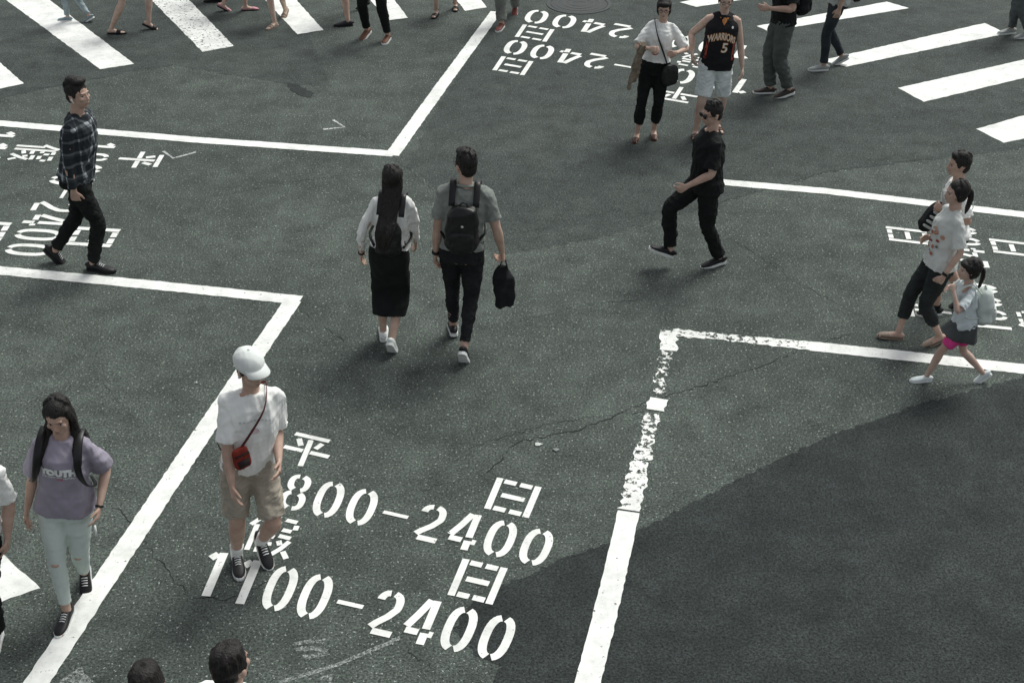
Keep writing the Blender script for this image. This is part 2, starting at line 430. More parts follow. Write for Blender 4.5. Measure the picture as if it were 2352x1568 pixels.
    if face:
        bv=bvh_of(body); H3=HM.to_3x3(); D=-(H3@V((0,1,0))).normalized(); sc=S*hs*.97
        XX=(H3@V((1,0,0))).normalized(); ZZ=(H3@V((0,0,1))).normalized(); O=HM.translation
        def fd(rx,rz,cx,cz,name,mt,par=root,off=.0012):
            p,f=ell2(cx*sc,cz*sc,rx*sc,rz*sc); return decal(bv,p,f,O,XX,ZZ,D,off,name,mt,par)
        for sx in (-1,1):
            e=fd(.0135,.0048,sx*.032,-.003,'eye',plain((.34,.31,.29),.3)); fd(.0052,.0047,sx*.032,-.003,'iris',plain((.02,.014,.012),.25),e or root,.0018)
            fd(.0145,.0012,sx*.032,.0018,'eyelash',plain((.03,.022,.02)),e or root,.0020)
            fd(.017,.0024,sx*.034,.020,'eyebrow',plain((.06,.045,.036)),root,.0010)
        fd(.020,.0058,0,-.064,'mouth',plain((.28,.13,.115) if sex=='f' else (.28,.165,.135)),root,.0015)
    # ---- bottom
    if bottom:
        kd=bottom['kind']; mt=bottom['mat']
        c=MB()
        if kd in('trousers','shorts'):
            zz=[.13,.09,.04,0,-.04,-.08]
            P=[];Q=[]
            for z in zz:
                rx,ry,yo=sect(T,max(z,0)); e=.008+(.004 if z<.1 else 0); P.append(TP(0,yo,z)); Q.append(((rx+e)*S,(ry+e)*S))
            c.tube(P,Q,X,n=28,p=2.3,sub=1)
            th,kr,hr=bottom.get('r',(.096,.070,.058)); ln=bottom.get('len',.97)
            for hj,kn,an,o,f2,u2 in legs:
                path=[hj+V((0,0,.03)),hj.lerp(kn,.3),hj.lerp(kn,.7),kn,kn.lerp(an,.35),kn.lerp(an,.7),kn.lerp(an,.99)]
                rr=[th,th*1.0,(th+kr)/2,kr,(kr+hr)/2+.004,hr,hr]
                tot=[0,.15,.35,.5,.68,.85,.995]
                PP=[];RR=[]
                for q,r,t in zip(path,rr,tot):
                    if t<=ln: PP.append(q);RR.append(r*S)
                    else:
                        i=tot.index(t); t0=tot[i-1]; fct=(ln-t0)/(t-t0)
                        if fct>.1: PP.append(path[i-1].lerp(q,fct)); RR.append((rr[i-1]+(r-rr[i-1])*fct)*S)
                        break
                c.tube(PP,RR,V((1,0,0)),n=20)
            wa=bottom.get('wr',.009)
            o_=rem(c,max(.008,vox*1.3),2,'trousers' if kd=='trousers' else 'shorts',mt,root,wr=[(wa,16,idx*3+1,1.6,True),(wa*.5,42,idx*3+2,1.8,True)])
        elif kd=='skirt':
            km=(legs[0][1]+legs[1][1])/2; am=(legs[0][2]+legs[1][2])/2; sxd=abs(legs[0][1].x-legs[1][1].x)/2; syd=abs(legs[0][1].y-legs[1][1].y)/2
            sa=abs(legs[0][2].x-legs[1][2].x)/2; sya=abs(legs[0][2].y-legs[1][2].y)/2
            ln=bottom.get('len',.7); fl=bottom.get('flare',0)
            P=[TP(0,0,.17),TP(0,-.01,.08),TP(0,-.012,0),pel.lerp(km,.45)]; Q=[((sect(T,.17)[0]+.014)*S,(sect(T,.17)[1]+.014)*S),((sect(T,.08)[0]+.015)*S,(sect(T,.08)[1]+.015)*S),((.182+fl*.3)*S,(.132+fl*.3)*S),((.172+fl)*S,(.12+fl)*S+syd*.5)]
            if ln>.5:
                P+=[km,km.lerp(am,(ln-.5)*2)]; t=(ln-.5)*2
                Q+=[((.095)*S+sxd,(.09)*S+syd),((.085)*S+sxd*(1-t)+sa*t,(.09)*S+(syd*(1-t)+sya*t))]
            c.tube(P,Q,X,n=28,p=2.2)
            rem(c,max(.009,vox*1.4),3,'skirt',mt,root,wr=[(.009,14,idx*3+1,.35,True)])
            if bottom.get('under'):
                c=MB()
                for hj,kn,an,o,f2,u2 in legs: c.tube([hj,hj.lerp(kn,.4),hj.lerp(kn,.78)],[.1*S,.1*S,.085*S],V((1,0,0)))
                rem(c,.01,2,'shorts',bottom['under'],root,wr=[(.004,30,idx,1,True)])
    # ---- top
    if top:
        c=MB(); hem=top.get('hem',-.03); lo=top.get('loose',.02); sl=top.get('sleeve',.62); mt=top['mat']; srr=top.get('sr',.064)
        zz=[]; z=hem
        while z<.52: zz.append(z); z+=.055
        zz+=[.552]
        P=[];Q=[]
        for z in zz:
            rx,ry,yo=sect(T,max(z,-.0)); o_=.012+lo*max(0,min(1,(.47-z)/.22))
            if tank and z>.5: rx*=.85
            P.append(TP(0,yo,z)); Q.append(((rx+o_*.85)*S,(ry+o_)*S))
        c.tube(P,Q,X,n=32,p=2.3,sub=1)
        for sh,el,wr,sx in arms:
            if tank:
                c.tube([TP(sx*.03,-.01,.535),TP(sx*.08,-.01,.52),TP(sx*.112,-.01,.495)],[.046*S,.05*S,.05*S],V((0,1,0)),sub=2); continue
            k=S*(1 if sex=='m' else .9)
            c.tube([TP(sx*.03,-.01,.525),TP(sx*.1,-.01,.502),sh],[.052*S,.060*S,.062*k],V((0,1,0)),sub=2)
            dn=(sh-el).normalized()
            c.ell(tuple(sh),(.062*k,.064*k,.060*k))
            if sl<=1: c.tube([sh+dn*.012,sh.lerp(el,sl*.5),sh.lerp(el,sl)],[.057*k,srr*k,(srr+.008)*k],V((0,1,0)),sub=3)
            else: c.tube([sh+dn*.012,sh.lerp(el,.5),el,el.lerp(wr,.45),el.lerp(wr,min(1,sl-1))],[.057*k,srr*k*.95,srr*.82*k,srr*.78*k,top.get('cuff',.042)*k],V((0,1,0)))
        wa=top.get('wr',.011)
        shirt=rem(c,max(.008,vox*1.3),2,top.get('name','shirt'),mt,root,wr=[(wa,13,idx*5+2,.7,True),(.0055,32,idx*5+9,.7,True)])
        if top.get('collar'):
            cc=MB(); q=[TP(.07*math.sin(a)*1.0,.062*math.cos(a)-.006,.556-.012*math.cos(a)) for a in [2*math.pi*i/20 for i in range(21)]]
            cc.tube(q,[(.009*S,.018*S)]*21,V((0,0,1)),n=8,sub=1); obj('collar',cc,top['collar'],shirt)
        info['shirt']=shirt
    # ---- shoes
    if shoe:
        st_=shoe['kind']
        for li,(hj,kn,an,o,f2,u2) in enumerate(legs):
            sd=f2.cross(u2); k=S*shoe.get('k',1)
            so=MB(); th=.026 if st_!='flat' else .012
            outl=[(-.072,.0),(-.066,.024),(-.04,.035),(.02,.036),(.08,.043),(.13,.046),(.17,.038),(.198,.02),(.205,0)]
            o2=[(y,w_) for y,w_ in outl]+[(y,-w_) for y,w_ in outl[-2:0:-1]]
            n=len(o2)
            for lvl in (0,th): so.v+=[o+f2*y*k+sd*w_*k+u2*(lvl*k-.004) for y,w_ in o2]
            so.f+=[tuple(range(n))[::-1],tuple(range(n,2*n))]+[(i,(i+1)%n,n+(i+1)%n,n+i) for i in range(n)]
            if st_ in('sneaker','flat','croc'):
                hy={'sneaker':.84,'flat':.50,'croc':.75}[st_]
                up=MB(); secs=[(-.066,.012,.05*min(1,hy+.3)),(-.06,.026,.078*hy),(-.03,.034,.092*hy),(.01,.036,.096*hy),(.05,.038,.070*hy+.010),(.10,.043,.053),(.14,.042,.045),(.175,.032,.036),(.195,.014,.026)]
                if st_=='flat': secs=[(-.066,.012,.045),(-.06,.024,.045),(-.03,.031,.040),(.01,.031,.034),(.05,.033,.036),(.10,.040,.048),(.14,.038,.042),(.175,.028,.032),(.195,.012,.022)]
                P=[o+f2*y*k+u2*(.012+(hh_-.012)/2)*k for y,w_,hh_ in secs]; Q=[(w_*k,(hh_-.012)/2*k+.003) for y,w_,hh_ in secs]
                up.tube(P,Q,sd,n=18,p=2.4,sub=2)
                s_=obj('shoe',up,shoe['mat'],root); obj('sole',so,shoe.get('sole',shoe['mat']),s_,sm=False)
                if st_=='sneaker':
                    for y,zt in ((.045,.076),(.062,.071),(.079,.065),(.096,.059)):
                        if vox>=.0075: break
                        lc=MB()
                        lc.tube([o+f2*y*k+sd*x*.02*k+u2*(zt+.002-abs(x)*.008)*k for x in (-1,-.5,0,.5,1)],[.0035*k]*5,f2,n=6,sub=1)
                        obj('lace',lc,shoe.get('lace',plain((.7,.7,.7))),s_)
            else:
                s_=obj('sandal',so,shoe['mat'],root,sm=False)
                for y,hw,ht in (((.085,.046,.056),(.125,.046,.048)) if st_=='sandal' else ((.10,.048,.058),)):
                    sr_=MB(); sr_.tube([o+f2*y*k+sd*hw*math.cos(a)*k+u2*(.014+(ht-.014)*math.sin(a))*k for a in [math.pi*i/8 for i in range(9)]],[(.012*k if st_=='sandal' else .03*k,.004*k)]*9,f2,n=8,sub=1)
                    obj('strap',sr_,shoe['mat'],s_)
                if st_=='sandal':
                    sr_=MB(); sr_.tube([o-f2*.05*k*math.cos(a)*1+sd*.04*k*math.sin(a)+u2*.075*k for a in [-1.4+2.8*i/8 for i in range(9)]],[(.008*k,.003*k)]*9,u2,n=8,sub=1)
                    obj('ankle_strap',sr_,shoe['mat'],s_)
            if shoe.get('sock'):
                sc_=MB(); sc_.tube([an-u2*.05*S,an,an.lerp(kn,shoe.get('sockh',.22))],[.040*S,.041*S,.047*S],V((1,0,0))); obj('sock',sc_,shoe['sock'],root)
    # ---- hair
    if hair:
        hk=hair['kind']; c=MB()
        c.ell((0,-.020,.038),(.084,.101,.094),HM); c.ell((0,-.050,-.018),(.070,.060,.076),HM)
        for sx in (-1,1): c.ell((sx*.069,.002,.014),(.014,.034,.036),HM)
        for q in hair.get('tuft',()): c.ell(q[0],q[1],HM)
        rl=random.Random(idx*7+3)
        for q in range(0 if hair.get('flat') else 26):
            az_=rl.uniform(0,2*math.pi); 
            if hk=='short' or math.sin(az_)<.1:
                pts=[]
                a1=rl.uniform(.1,.45); a2=a1+rl.uniform(.5,.9)
                for t in range(4):
                    ph=a1+(a2-a1)*t/3; az2=az_+rl.uniform(-.1,.1)
                    if math.sin(az2)>.35: ph=min(ph,.85)
                    pts.append(HM@V((.087*math.sin(ph)*math.cos(az2),-.020+.104*math.sin(ph)*math.sin(az2),.038+.098*math.cos(ph))))
                c.tube(pts,[.010*S,.012*S,.010*S,.004*S],X,n=7,sub=2)
        if hk in('bangs','long','pony','bob'):
            c.ell((0,-.032,.036),(.089,.101,.097),HM); c.ell((0,-.045,-.02),(.082,.066,.080),HM)
            for sx in (-1,1):
                c.ell((sx*.070,.004,.035),(.020,.042,.05),HM); c.ell((sx*.076,-.014,-.02),(.014,.034,.055),HM)
        if hk=='bangs' or hair.get('bangs'): c.ell((0,.045,.062),(.070,.052,.042),HM)
        if hk=='bob' or hair.get('bob'):
            c.ell((0,-.04,-.05),(.088,.068,.085),HM)
        if hk=='long':
            zb=hair.get('to',.2); wd=hair.get('w',.088); fr=hair.get('front',False); sx_=hair.get('side',0); yb=hair.get('yb',.165)
            c.tube([HM@V((0,-.04,.03)),HM@V((0,-.062,-.07)),TP(sx_*.3,-.105,.50),TP(sx_*.7,-.150,.40),TP(sx_,-yb,(zb+.4)/2),TP(sx_,-yb,zb)],
                   [(.086*S,.06*S),(.088*S,.045*S),(wd*.9*S,.036*S),(wd*.95*S,.032*S),(wd*.8*S,.026*S),(wd*.4*S,.012*S)],X,n=24)
            for q in range(16):
                x0=(-1+2*q/15)*.8; xe=x0*rl.uniform(.7,1.2); ze=zb+rl.uniform(-.05,.08)
                c.tube([HM@V((x0*.085,-.075,.02)),HM@V((x0*.095,-.085,-.08)),TP(sx_*.5+x0*wd*rl.uniform(.9,1.15),-.135,.45),TP(sx_+x0*wd*rl.uniform(.9,1.2),-yb-.012,(ze+.42)/2),TP(sx_+xe*wd*.75,-yb-.008,ze)],[.010*S,.011*S,.012*S,.011*S,.003*S],X,n=7,sub=3)
            if fr:
                for sx in (-1,1):
                    c.tube([HM@V((sx*.074,-.01,.01)),HM@V((sx*.082,-.02,-.08)),TP(sx*.090,-.0,.555),TP(sx*.105,.065,.50),TP(sx*.120,.11,.42),TP(sx*.125,.135,.33)],[.020*S,.022*S,(.026*S,.040*S),(.022*S,.036*S),(.018*S,.026*S),.007*S],V((0,1,0)),n=12)
        if hk=='pony':
            c.tube([HM@V((0,-.10,.03)),HM@V((0,-.14,-.0)),HM@V((.0,-.15,-.08)),HM@V((0,-.135,-.18)),HM@V((0,-.125,-.23))],[.02*S,.028*S,.030*S,.022*S,.007*S],X,n=12)
        rem(c,.005 if vox<.007 else .008,1,'hair',hairm(),root,wr=[(.0016,90,idx+50,.12,True),(.0014,45,idx+70,.2,True)])
    PEOPLE.append(info)
    return info
def L2W(P,p): return P['B']+P['Rz']@p
def W2L(P,p): return P['Ri']@(p-P['B'])
def carried(P,name,label,cat,cl,group=None):
    r=bpy.data.objects.new(name,None); C.objects.link(r); r.location=L2W(P,cl); r.rotation_euler=(0,0,P['yaw']); r.empty_display_size=.1
    r['label']=label; r['category']=cat
    if group: r['group']=group
    return r
def backpack(P,label,mat,w=.13,hgt=.2,d=.07,zc=.31,strapm=None,pocket=True,a0=.092,pw=3.2):
    S=P['S']; TP=P['TP']; ry=(sect(P['T'],.3)[1]+.03)
    cl=TP(0,-(ry+d*.75),zc); r=carried(P,'backpack',label,'backpack',cl,'bags carried by pedestrians')
    c=MB(); MM=Matrix.Translation(cl)@P['Mt'].to_4x4()
    c.ell((0,0,0),(w*S,d*S,hgt*S),MM,p=pw,n=32,m=24); c.ell((0,.0,-hgt*.35*S),(w*1.04*S,d*.95*S,hgt*.6*S),MM,p=pw-.2,n=28,m=18)
    rem(c,.008,2,'bag_body',mat,r,wr=[(.009,18,5,1,True)],off=cl)
    if pocket:
        c=MB(); c.ell((0,-d*.8*S,-hgt*.35*S),(w*.78*S,d*.45*S,hgt*.42*S),MM,p=pw+.2,n=28,m=18); rem(c,.008,1,'pocket',mat,r,wr=[(.004,25,8,1,True)],off=cl)
        c=MB(); c.tube([MM@V((x*w*.72*S,-d*.9*S-.012*S*(1-abs(x)),-hgt*.02*S)) for x in (-1,-.5,0,.5,1)],[.004]*5,V((0,0,1)),n=6); obj('zip',c,plain((.03,.03,.03),.4),r,off=cl)
    sm_=strapm or mat
    fy=sect(P['T'],.35)[1]+.040
    for sx in (-1,1):
        c=MB(); a=a0
        pts=[(a,-ry-.02,.44),(a,-.06,.572),(a,.0,.584),(a+.003,.07,.560),(a+.006,fy-.010,.48),(a+.02,fy-.004,.36),(a+.055,fy*.62,.24),(a+.085,0,.18),(a+.03,-ry-.0,.14)]
        c.tube([TP(sx*x,y,z) for x,y,z in pts],[(.024*S,.007*S)]*5+[(.022*S,.006*S)]+[(.012*S,.004*S)]*3,P['X'],n=10)
        obj('strap',c,sm_,r,off=cl)
    c=MB(); c.tube([cl+P['Mt']@V((x*.035*S,-.0,(hgt+.03*(1-x*x)-.005)*S)) for x in (-1,-.5,0,.5,1)],[.006]*5,V((0,1,0)),n=8); obj('handle',c,sm_,r,off=cl)
    return r,cl,MM
def strap_loop(P,c,pts,r=(.014,.004)):
    c.tube([P['TP'](*q) for q in pts],[(r[0]*P['S'],r[1]*P['S'])]*len(pts),V((0,0,1)),n=8)
def chest_decal(P,pts,fs,cx,cz,name,mat,sx=1,off=.003,back=False):
    if 'bvs' not in P: P['bvs']=bvh_of(P['shirt'])
    Mt=P['Mt']; D=Mt@V((0,-1,0)); X=Mt@V((-1,0,0))
    if back: D=-D; X=-X
    Z=Mt@V((0,0,1)); O=P['TP'](-cx,0,cz)
    return decal(P['bvs'],pts,fs,O,X,Z,D,off,name,mat,P['shirt'])
BLK=fabric((.011,.012,.012)); BLK2=fabric((.016,.017,.018)); WHT=fabric((.82,.83,.80),var=.05); OFFW=fabric((.70,.73,.70),var=.07)
GRY=fabric((.23,.25,.23),var=.10); LGR=fabric((.42,.44,.42),var=.1); CHAR=fabric((.026,.030,.030)); DEN=fabric((.03,.036,.042)); 
LAV=fabric((.31,.285,.345),var=.08); LJEAN=fabric((.60,.68,.64),var=.08,scale=5); KHA=fabric((.37,.33,.27),var=.1); TAN=fabric((.20,.165,.125),var=.25)
GRN=fabric((.085,.100,.092),var=.15); LBL=fabric((.62,.67,.66),var=.15); WSOLE=plain((.74,.76,.74)); BSH=plain((.012,.012,.013),.5); WSH=plain((.78,.80,.78),.5); GSH=plain((.3,.32,.31),.6)
BRN=plain((.085,.04,.028),.45); RED=plain((.33,.05,.03),.5); TANL=plain((.30,.23,.18),.5); PINK=fabric((.72,.07,.27)); BLEATH=plain((.012,.012,.012),.4)
ORG=plain((.045,.034,.030),.6); SKG=fabric((.07,.075,.075))
# ------------------------------------------------------------------ ground
asp=asphalt('old_asphalt',(.046,.056,.050),(.074,.088,.078),(.34,.37,.34),.635)
asn=asphalt('new_asphalt',(.020,.025,.0245),(.032,.039,.0365),(.10,.11,.105),.73)
asm_=asphalt('smooth_asphalt',(.036,.045,.041),(.056,.067,.060),(.22,.24,.23),.655)
def struct(name,me,mat):
    o=obj(name,me,mat,sm=False); o['kind']='structure'; return o
g=MB(); g.v=[V((-300,-300,0)),V((300,-300,0)),V((300,300,0)),V((-300,300,0))]; g.f=[(0,1,2,3)]
struct('road',g,asp)
def jag(P,step=.06,amp=.012,seed=1,closed=True):
    rnd=random.Random(seed); out=[]; n=len(P)
    for i in range(n if closed else n-1):
        a,b=P[i],P[(i+1)%n]; L=(b-a).length; k=max(1,min(120,int(L/step))); d=(b-a); nr=V((-d.y,d.x,0)).normalized()
        for j in range(k): out.append(a+d*(j/k)+nr*rnd.uniform(-amp,amp))
    if not closed: out.append(P[-1])
    return out
def poly(name,px,z,mat,step=.06,amp=.008,seed=1):
    P=[G(u,v) for u,v in px]; P=jag(P,step,amp,seed); m=MB(); m.v=[V((p.x,p.y,z)) for p in P]; m.f=[tuple(range(len(P)))]
    return struct(name,m,mat)
poly('asphalt_patch',[(2700,760),(2352,864),(2100,932),(1900,1003),(1700,1098),(1480,1212),(1300,1280),(1160,1342),(1080,1385),(1040,1450),(1090,1500),(1152,1530),(1125,1600),(1150,1900),(3200,2000),(3300,760)],.002,asn,.03,.018,3)
poly('asphalt_patch',[(1160,-300),(1140,20),(960,330),(935,380),(1010,440),(1130,590),(1380,545),(1640,470),(1900,395),(2352,340),(3000,260),(3300,-300)],.002,asm_,.04,.03,5)
poly('asphalt_patch',[(640,-260),(700,60),(760,200),(640,190),(400,150),(300,165),(120,200),(-100,250),(-300,-260)],.002,asm_,.04,.03,9)
pt=paint('road_paint',.335,scale=(30,30,30)); ptw=paint('worn_paint',.485,scale=(22,22,22),soft=.015,detail=9); ptc=paint('cracked_paint',.41,scale=(22,22,22),soft=.02)
chalk=paint('chalk',.42,col=(.42,.45,.43),scale=(60,60,60),soft=.25); fadep=paint('faded_paint',.42,col=(.6,.62,.61),scale=(60,60,60),soft=.1)
def line(px,wd,z=.0045,mat=pt,name='road_line',seed=1,amp=.004):
    P=[G(u,v) for u,v in px]; L_=[];R2=[]
    for i,p in enumerate(P):
        t=(P[min(i+1,len(P)-1)]-P[max(i-1,0)]).normalized(); n=V((-t.y,t.x,0)); L_.append(p+n*wd/2); R2.append(p-n*wd/2)
    Q=jag(L_,.04,amp,seed,False)+jag(R2[::-1],.04,amp,seed+1,False)
    m=MB(); m.v=[V((p.x,p.y,z)) for p in Q]; m.f=[tuple(range(len(Q)))]; return struct(name,m,mat)
line([(-600,238),(0,284),(450,322),(905,354)],.15,seed=2)
line([(900,358),(1010,205),(1140,28)],.16,z=.0065,seed=3)
line([(-600,572),(0,622),(350,655),(690,690)],.15,seed=4)
line([(672,692),(500,945),(250,1318),(85,1568),(-100,1850)],.155,z=.0065,seed=5)
line([(1655,419),(1900,440),(2352,494),(2900,560)],.14,seed=6)
line([(1860,795),(2080,818),(2352,848),(2900,905)],.15,seed=7)
line([(1545,764),(1620,771)],.12,seed=8,mat=paint('worn_paint_c',.43,scale=(18,18,18),soft=.015,detail=9),amp=.016)
line([(1620,771),(1740,782)],.11,seed=18,mat=paint('worn_paint_f',.47,scale=(18,18,18),soft=.015,detail=9),amp=.018)
line([(1740,782),(1860,795)],.13,seed=28,mat=paint('worn_paint_g',.425,scale=(20,20,20),soft=.015,detail=9),amp=.012)
line([(1537,760),(1535,806)],.14,z=.0055,seed=9,mat=paint('worn_paint_h',.40,scale=(20,20,20),soft=.015,detail=9),amp=.018)
line([(1535,806),(1520,850),(1512,905)],.09,z=.0055,seed=9,mat=paint('worn_paint_e',.52,scale=(18,18,18),soft=.015,detail=9),amp=.022)
line([(1514,916),(1505,943)],.14,z=.0065,seed=10,amp=.020)
line([(1498,950),(1480,1030)],.11,z=.0055,seed=11,mat=ptw,amp=.024)
line([(1480,1030),(1466,1090)],.13,z=.0055,seed=13,mat=paint('worn_paint_d',.455,scale=(18,18,18),soft=.015,detail=9),amp=.02)
line([(1466,1090),(1445,1172)],.14,z=.0055,seed=14,mat=paint('worn_paint_i',.435,scale=(18,18,18),soft=.015,detail=9),amp=.018)
line([(1444,1176),(1400,1370),(1350,1570),(1270,1850)],.15,z=.0065,seed=12)
for i,(p,m) in enumerate([([(-260,-200),(-150,-200),(308,148),(230,160)],pt),([(150,-200),(240,-200),(537,107),(465,120)],ptc),([(420,-200),(500,-200),(743,70),(683,80)],pt),([(680,-200),(750,-200),(937,42),(890,48)],pt),
        ([(890,-200),(960,-200),(1118,18),(1068,26)],pt),([(-400,-100),(-300,-120),(55,193),(-15,208)],pt),([(-300,1050),(-180,1100),(92,1350),(-20,1390),(-300,1300)],pt),
        ([(1738,61),(2037,5),(2088,20),(1765,73)],pt),([(1885,140),(2262,54),(2312,78),(1945,154)],pt),([(2062,203),(2352,138),(2560,92),(2640,120),(2352,180),(2122,235)],pt),([(2242,297),(2352,266),(2700,172),(2780,200),(2352,319),(2305,329)],pt),([(1560,6),(1800,-35),(1850,-22),(1600,17)],pt)]):
    poly('crosswalk_stripe',p,.0045,m,.06,.006,20+i)
poly('worn_paint_patch',[(140,1560),(185,1532),(235,1575),(215,1650),(120,1640)],.0038,chalk,.05,.02,44)
def arcp(cx,cy,rx,ry,a0,a1,n=12,p=2.5):
    o=[]
    for i in range(n+1):
        a=R_(a0+(a1-a0)*i/n); c_,s_=math.cos(a),math.sin(a); o.append((cx+math.copysign(abs(c_)**(2/p),c_)*rx,cy+math.copysign(abs(s_)**(2/p),s_)*ry))
    return o
GL={'0':(.26,[arcp(.5,.5,.38,.44,99,261),arcp(.5,.5,.38,.44,-81,81)]),
 '8':(.23,[arcp(.5,.74,.32,.19,100,250),arcp(.5,.74,.32,.19,-70,80),arcp(.5,.26,.37,.21,110,260),arcp(.5,.26,.37,.21,-80,70)]),
 '2':(.25,[arcp(.5,.70,.35,.23,170,99),arcp(.5,.70,.35,.23,81,-20)+[(.62,.42),(.3,.24),(.16,.14)],[(.26,.06),(.98,.06)]]),
 '4':(.25,[[(.55,.98),(.30,.62),(.05,.32)],[(.05,.24),(.52,.24)],[(.74,.99),(.74,.34)],[(.74,.25),(.74,.0)],[(.88,.24),(1.04,.24)]]),
 '1':(.28,[[(.62,0),(.62,.98)],[(.22,.80),(.44,.93)]]),
 '-':(.17,[[(.02,.5),(.98,.5)]]),
 'P':(.10,[[(.12,.93),(.88,.93)],[(.24,.80),(.34,.60)],[(.76,.80),(.66,.60)],[(.0,.46),(.42,.46)],[(.58,.46),(1.0,.46)],[(.5,.84),(.5,.0)]]),
 'R':(.115,[[(.10,0),(.10,1)],[(.90,0),(.90,1)],[(.21,.93),(.46,.93)],[(.54,.93),(.79,.93)],[(.26,.50),(.74,.50)],[(.21,.07),(.46,.07)],[(.54,.07),(.79,.07)]]),
 'J':(.085,[[(.24,1),(.13,.8),(.0,.62)],[(.13,.66),(.13,0)],[(.33,.0),(.33,.95)],[(.40,.92),(.56,.92)],[(.56,.84),(.56,.72)],[(.40,.66),(.50,.66)],[(.40,.44),(.58,.44)],[(.40,.22),(.58,.27)],[(.68,.92),(.92,.92)],[(.94,.84),(.94,.72)],[(.68,.66),(.88,.66)],[(.66,.50),(.92,.50)],[(.92,.42),(.80,.2),(.64,.0)],[(.70,.38),(.76,.28)],[(.87,.15),(1.0,.0)]])}
def lettering(A,Bp,Cp,Dp,ds=0.0,ps=1.0,name='painted_lettering'):
    a,b,c,d=[G(*q) for q in (A,Bp,Cp,Dp)]
    def PT(U,Vv):
        s=-Vv; return a*(1-U)*(1-s)+b*U*(1-s)+c*(1-U)*s+d*U*s
    RU=(b-a).length; RV=(c-a).length
    items=[('P',0,0,.23,.40),('R',1,0,.22,.40),('J',0,-1,.23,.42),('R',1,-1,.22,.40)]
    items+=[(ch,-.135+ds+i*.165*ps,-.5,.125*ps if ch!='1' else .115,.42) for i,ch in enumerate('1800-2400')]
    items+=[(ch,-.20+ds+i*.1725*ps,-1.5,.13*ps,.44) for i,ch in enumerate('1100-2400')]
    m=MB(); k=0
    for ch,U,Vv,wd,ht in items:
        th,strokes=GL[ch]; W_=wd*RU; t2=(th*W_/2)
        if ch in 'PRJ': t2=th*ht*RV/2*1.1
        for s in strokes:
            P=[PT(U+(x-.5)*wd,Vv+(y-.5)*ht) for x,y in s]; z=.0045+(k%4)*.0003; k+=1
            La=[];Ra=[]
            for i,p in enumerate(P):
                t=(P[min(i+1,len(P)-1)]-P[max(i-1,0)]).normalized(); n=V((-t.y,t.x,0)); La.append(p+n*t2); Ra.append(p-n*t2)
            i0=len(m.v); n_=len(P)
            for p,q in zip(La,Ra): m.v+=[V((p.x,p.y,z)),V((q.x,q.y,z))]
            for i in range(n_-1): m.f.append((i0+2*i+1,i0+2*i+3,i0+2*i+2,i0+2*i))
    return struct(name,m,pt)
lettering((705,1035),(1178,1143),(624,1227),(1097,1335))
lettering((322,368),(215,545),(80,352),(-35,530),-.03,1.02)
lettering((1555,217),(1178,152),(1605,142),(1228,77),-.17,1.03)
lettering((2135,715),(2085,542),(2390,740),(2325,570))
for px in ([(375,348),(398,364),(450,350)],[(765,276),(792,293),(742,298)],[(640,1568),(780,1525),(920,1464)],[(672,1480),(700,1474),(745,1472)],[(680,1492),(720,1488),(752,1496)],[(695,1508),(730,1506),(748,1500)],[(735,1560),(760,1550),(758,1572),(730,1575)]):
    line(px,.03,z=.0036,mat=chalk if px[0][1]>1000 else fadep,name='chalk_mark',seed=33)
crk=fabric((.016,.018,.017))
def crack(px,w=.008,seed=1,z=.0030):
    rnd=random.Random(seed); P=[G(u,v) for u,v in px]; Q=jag(P,.045,.022,seed,False); m=MB()
    for i,p in enumerate(Q):
        t=(Q[min(i+1,len(Q)-1)]-Q[max(i-1,0)]).normalized(); n=V((-t.y,t.x,0)); ww=w*rnd.uniform(.1,.8)/2
        m.v+=[V((p.x,p.y,z))+n*ww,V((p.x,p.y,z))-n*ww]
    m.f=[(2*i+1,2*i+3,2*i+2,2*i) for i in range(len(Q)-1)]; struct('crack',m,crk)
for i,(px,w) in enumerate([([(1960,765),(1870,790),(1740,845),(1610,885),(1480,928),(1330,985),(1190,1015),(1110,1090)],.012),([(1480,945),(1300,965),(1160,1000),(1080,1030),(1090,1050)],.007),([(1110,1090),(900,1140),(700,1180)],.005),
    ([(690,712),(790,785)],.007),([(1670,545),(1760,600),(1850,660),(1990,730)],.007),([(520,448),(660,420),(830,398)],.008),([(1160,742),(1260,725),(1340,700),(1480,690)],.006),([(90,1000),(265,1165),(325,1238),(400,1330),(440,1372),(520,1378),(640,1330)],.008),
    ([(230,880),(310,960)],.005),([(640,160),(780,270),(900,360),(1010,450)],.007),([(2000,150),(2352,240)],.006),([(1000,1540),(860,1420)],.005),([(1160,540),(1640,470),(1900,395),(2352,335)],.006),([(0,205),(120,200),(400,150)],.006)]):
    crack(px,w,60+i)
poly('asphalt_stain',[(660,190),(685,195),(720,215),(712,226),(685,218),(664,206)],.0034,asn,.04,.02,3)
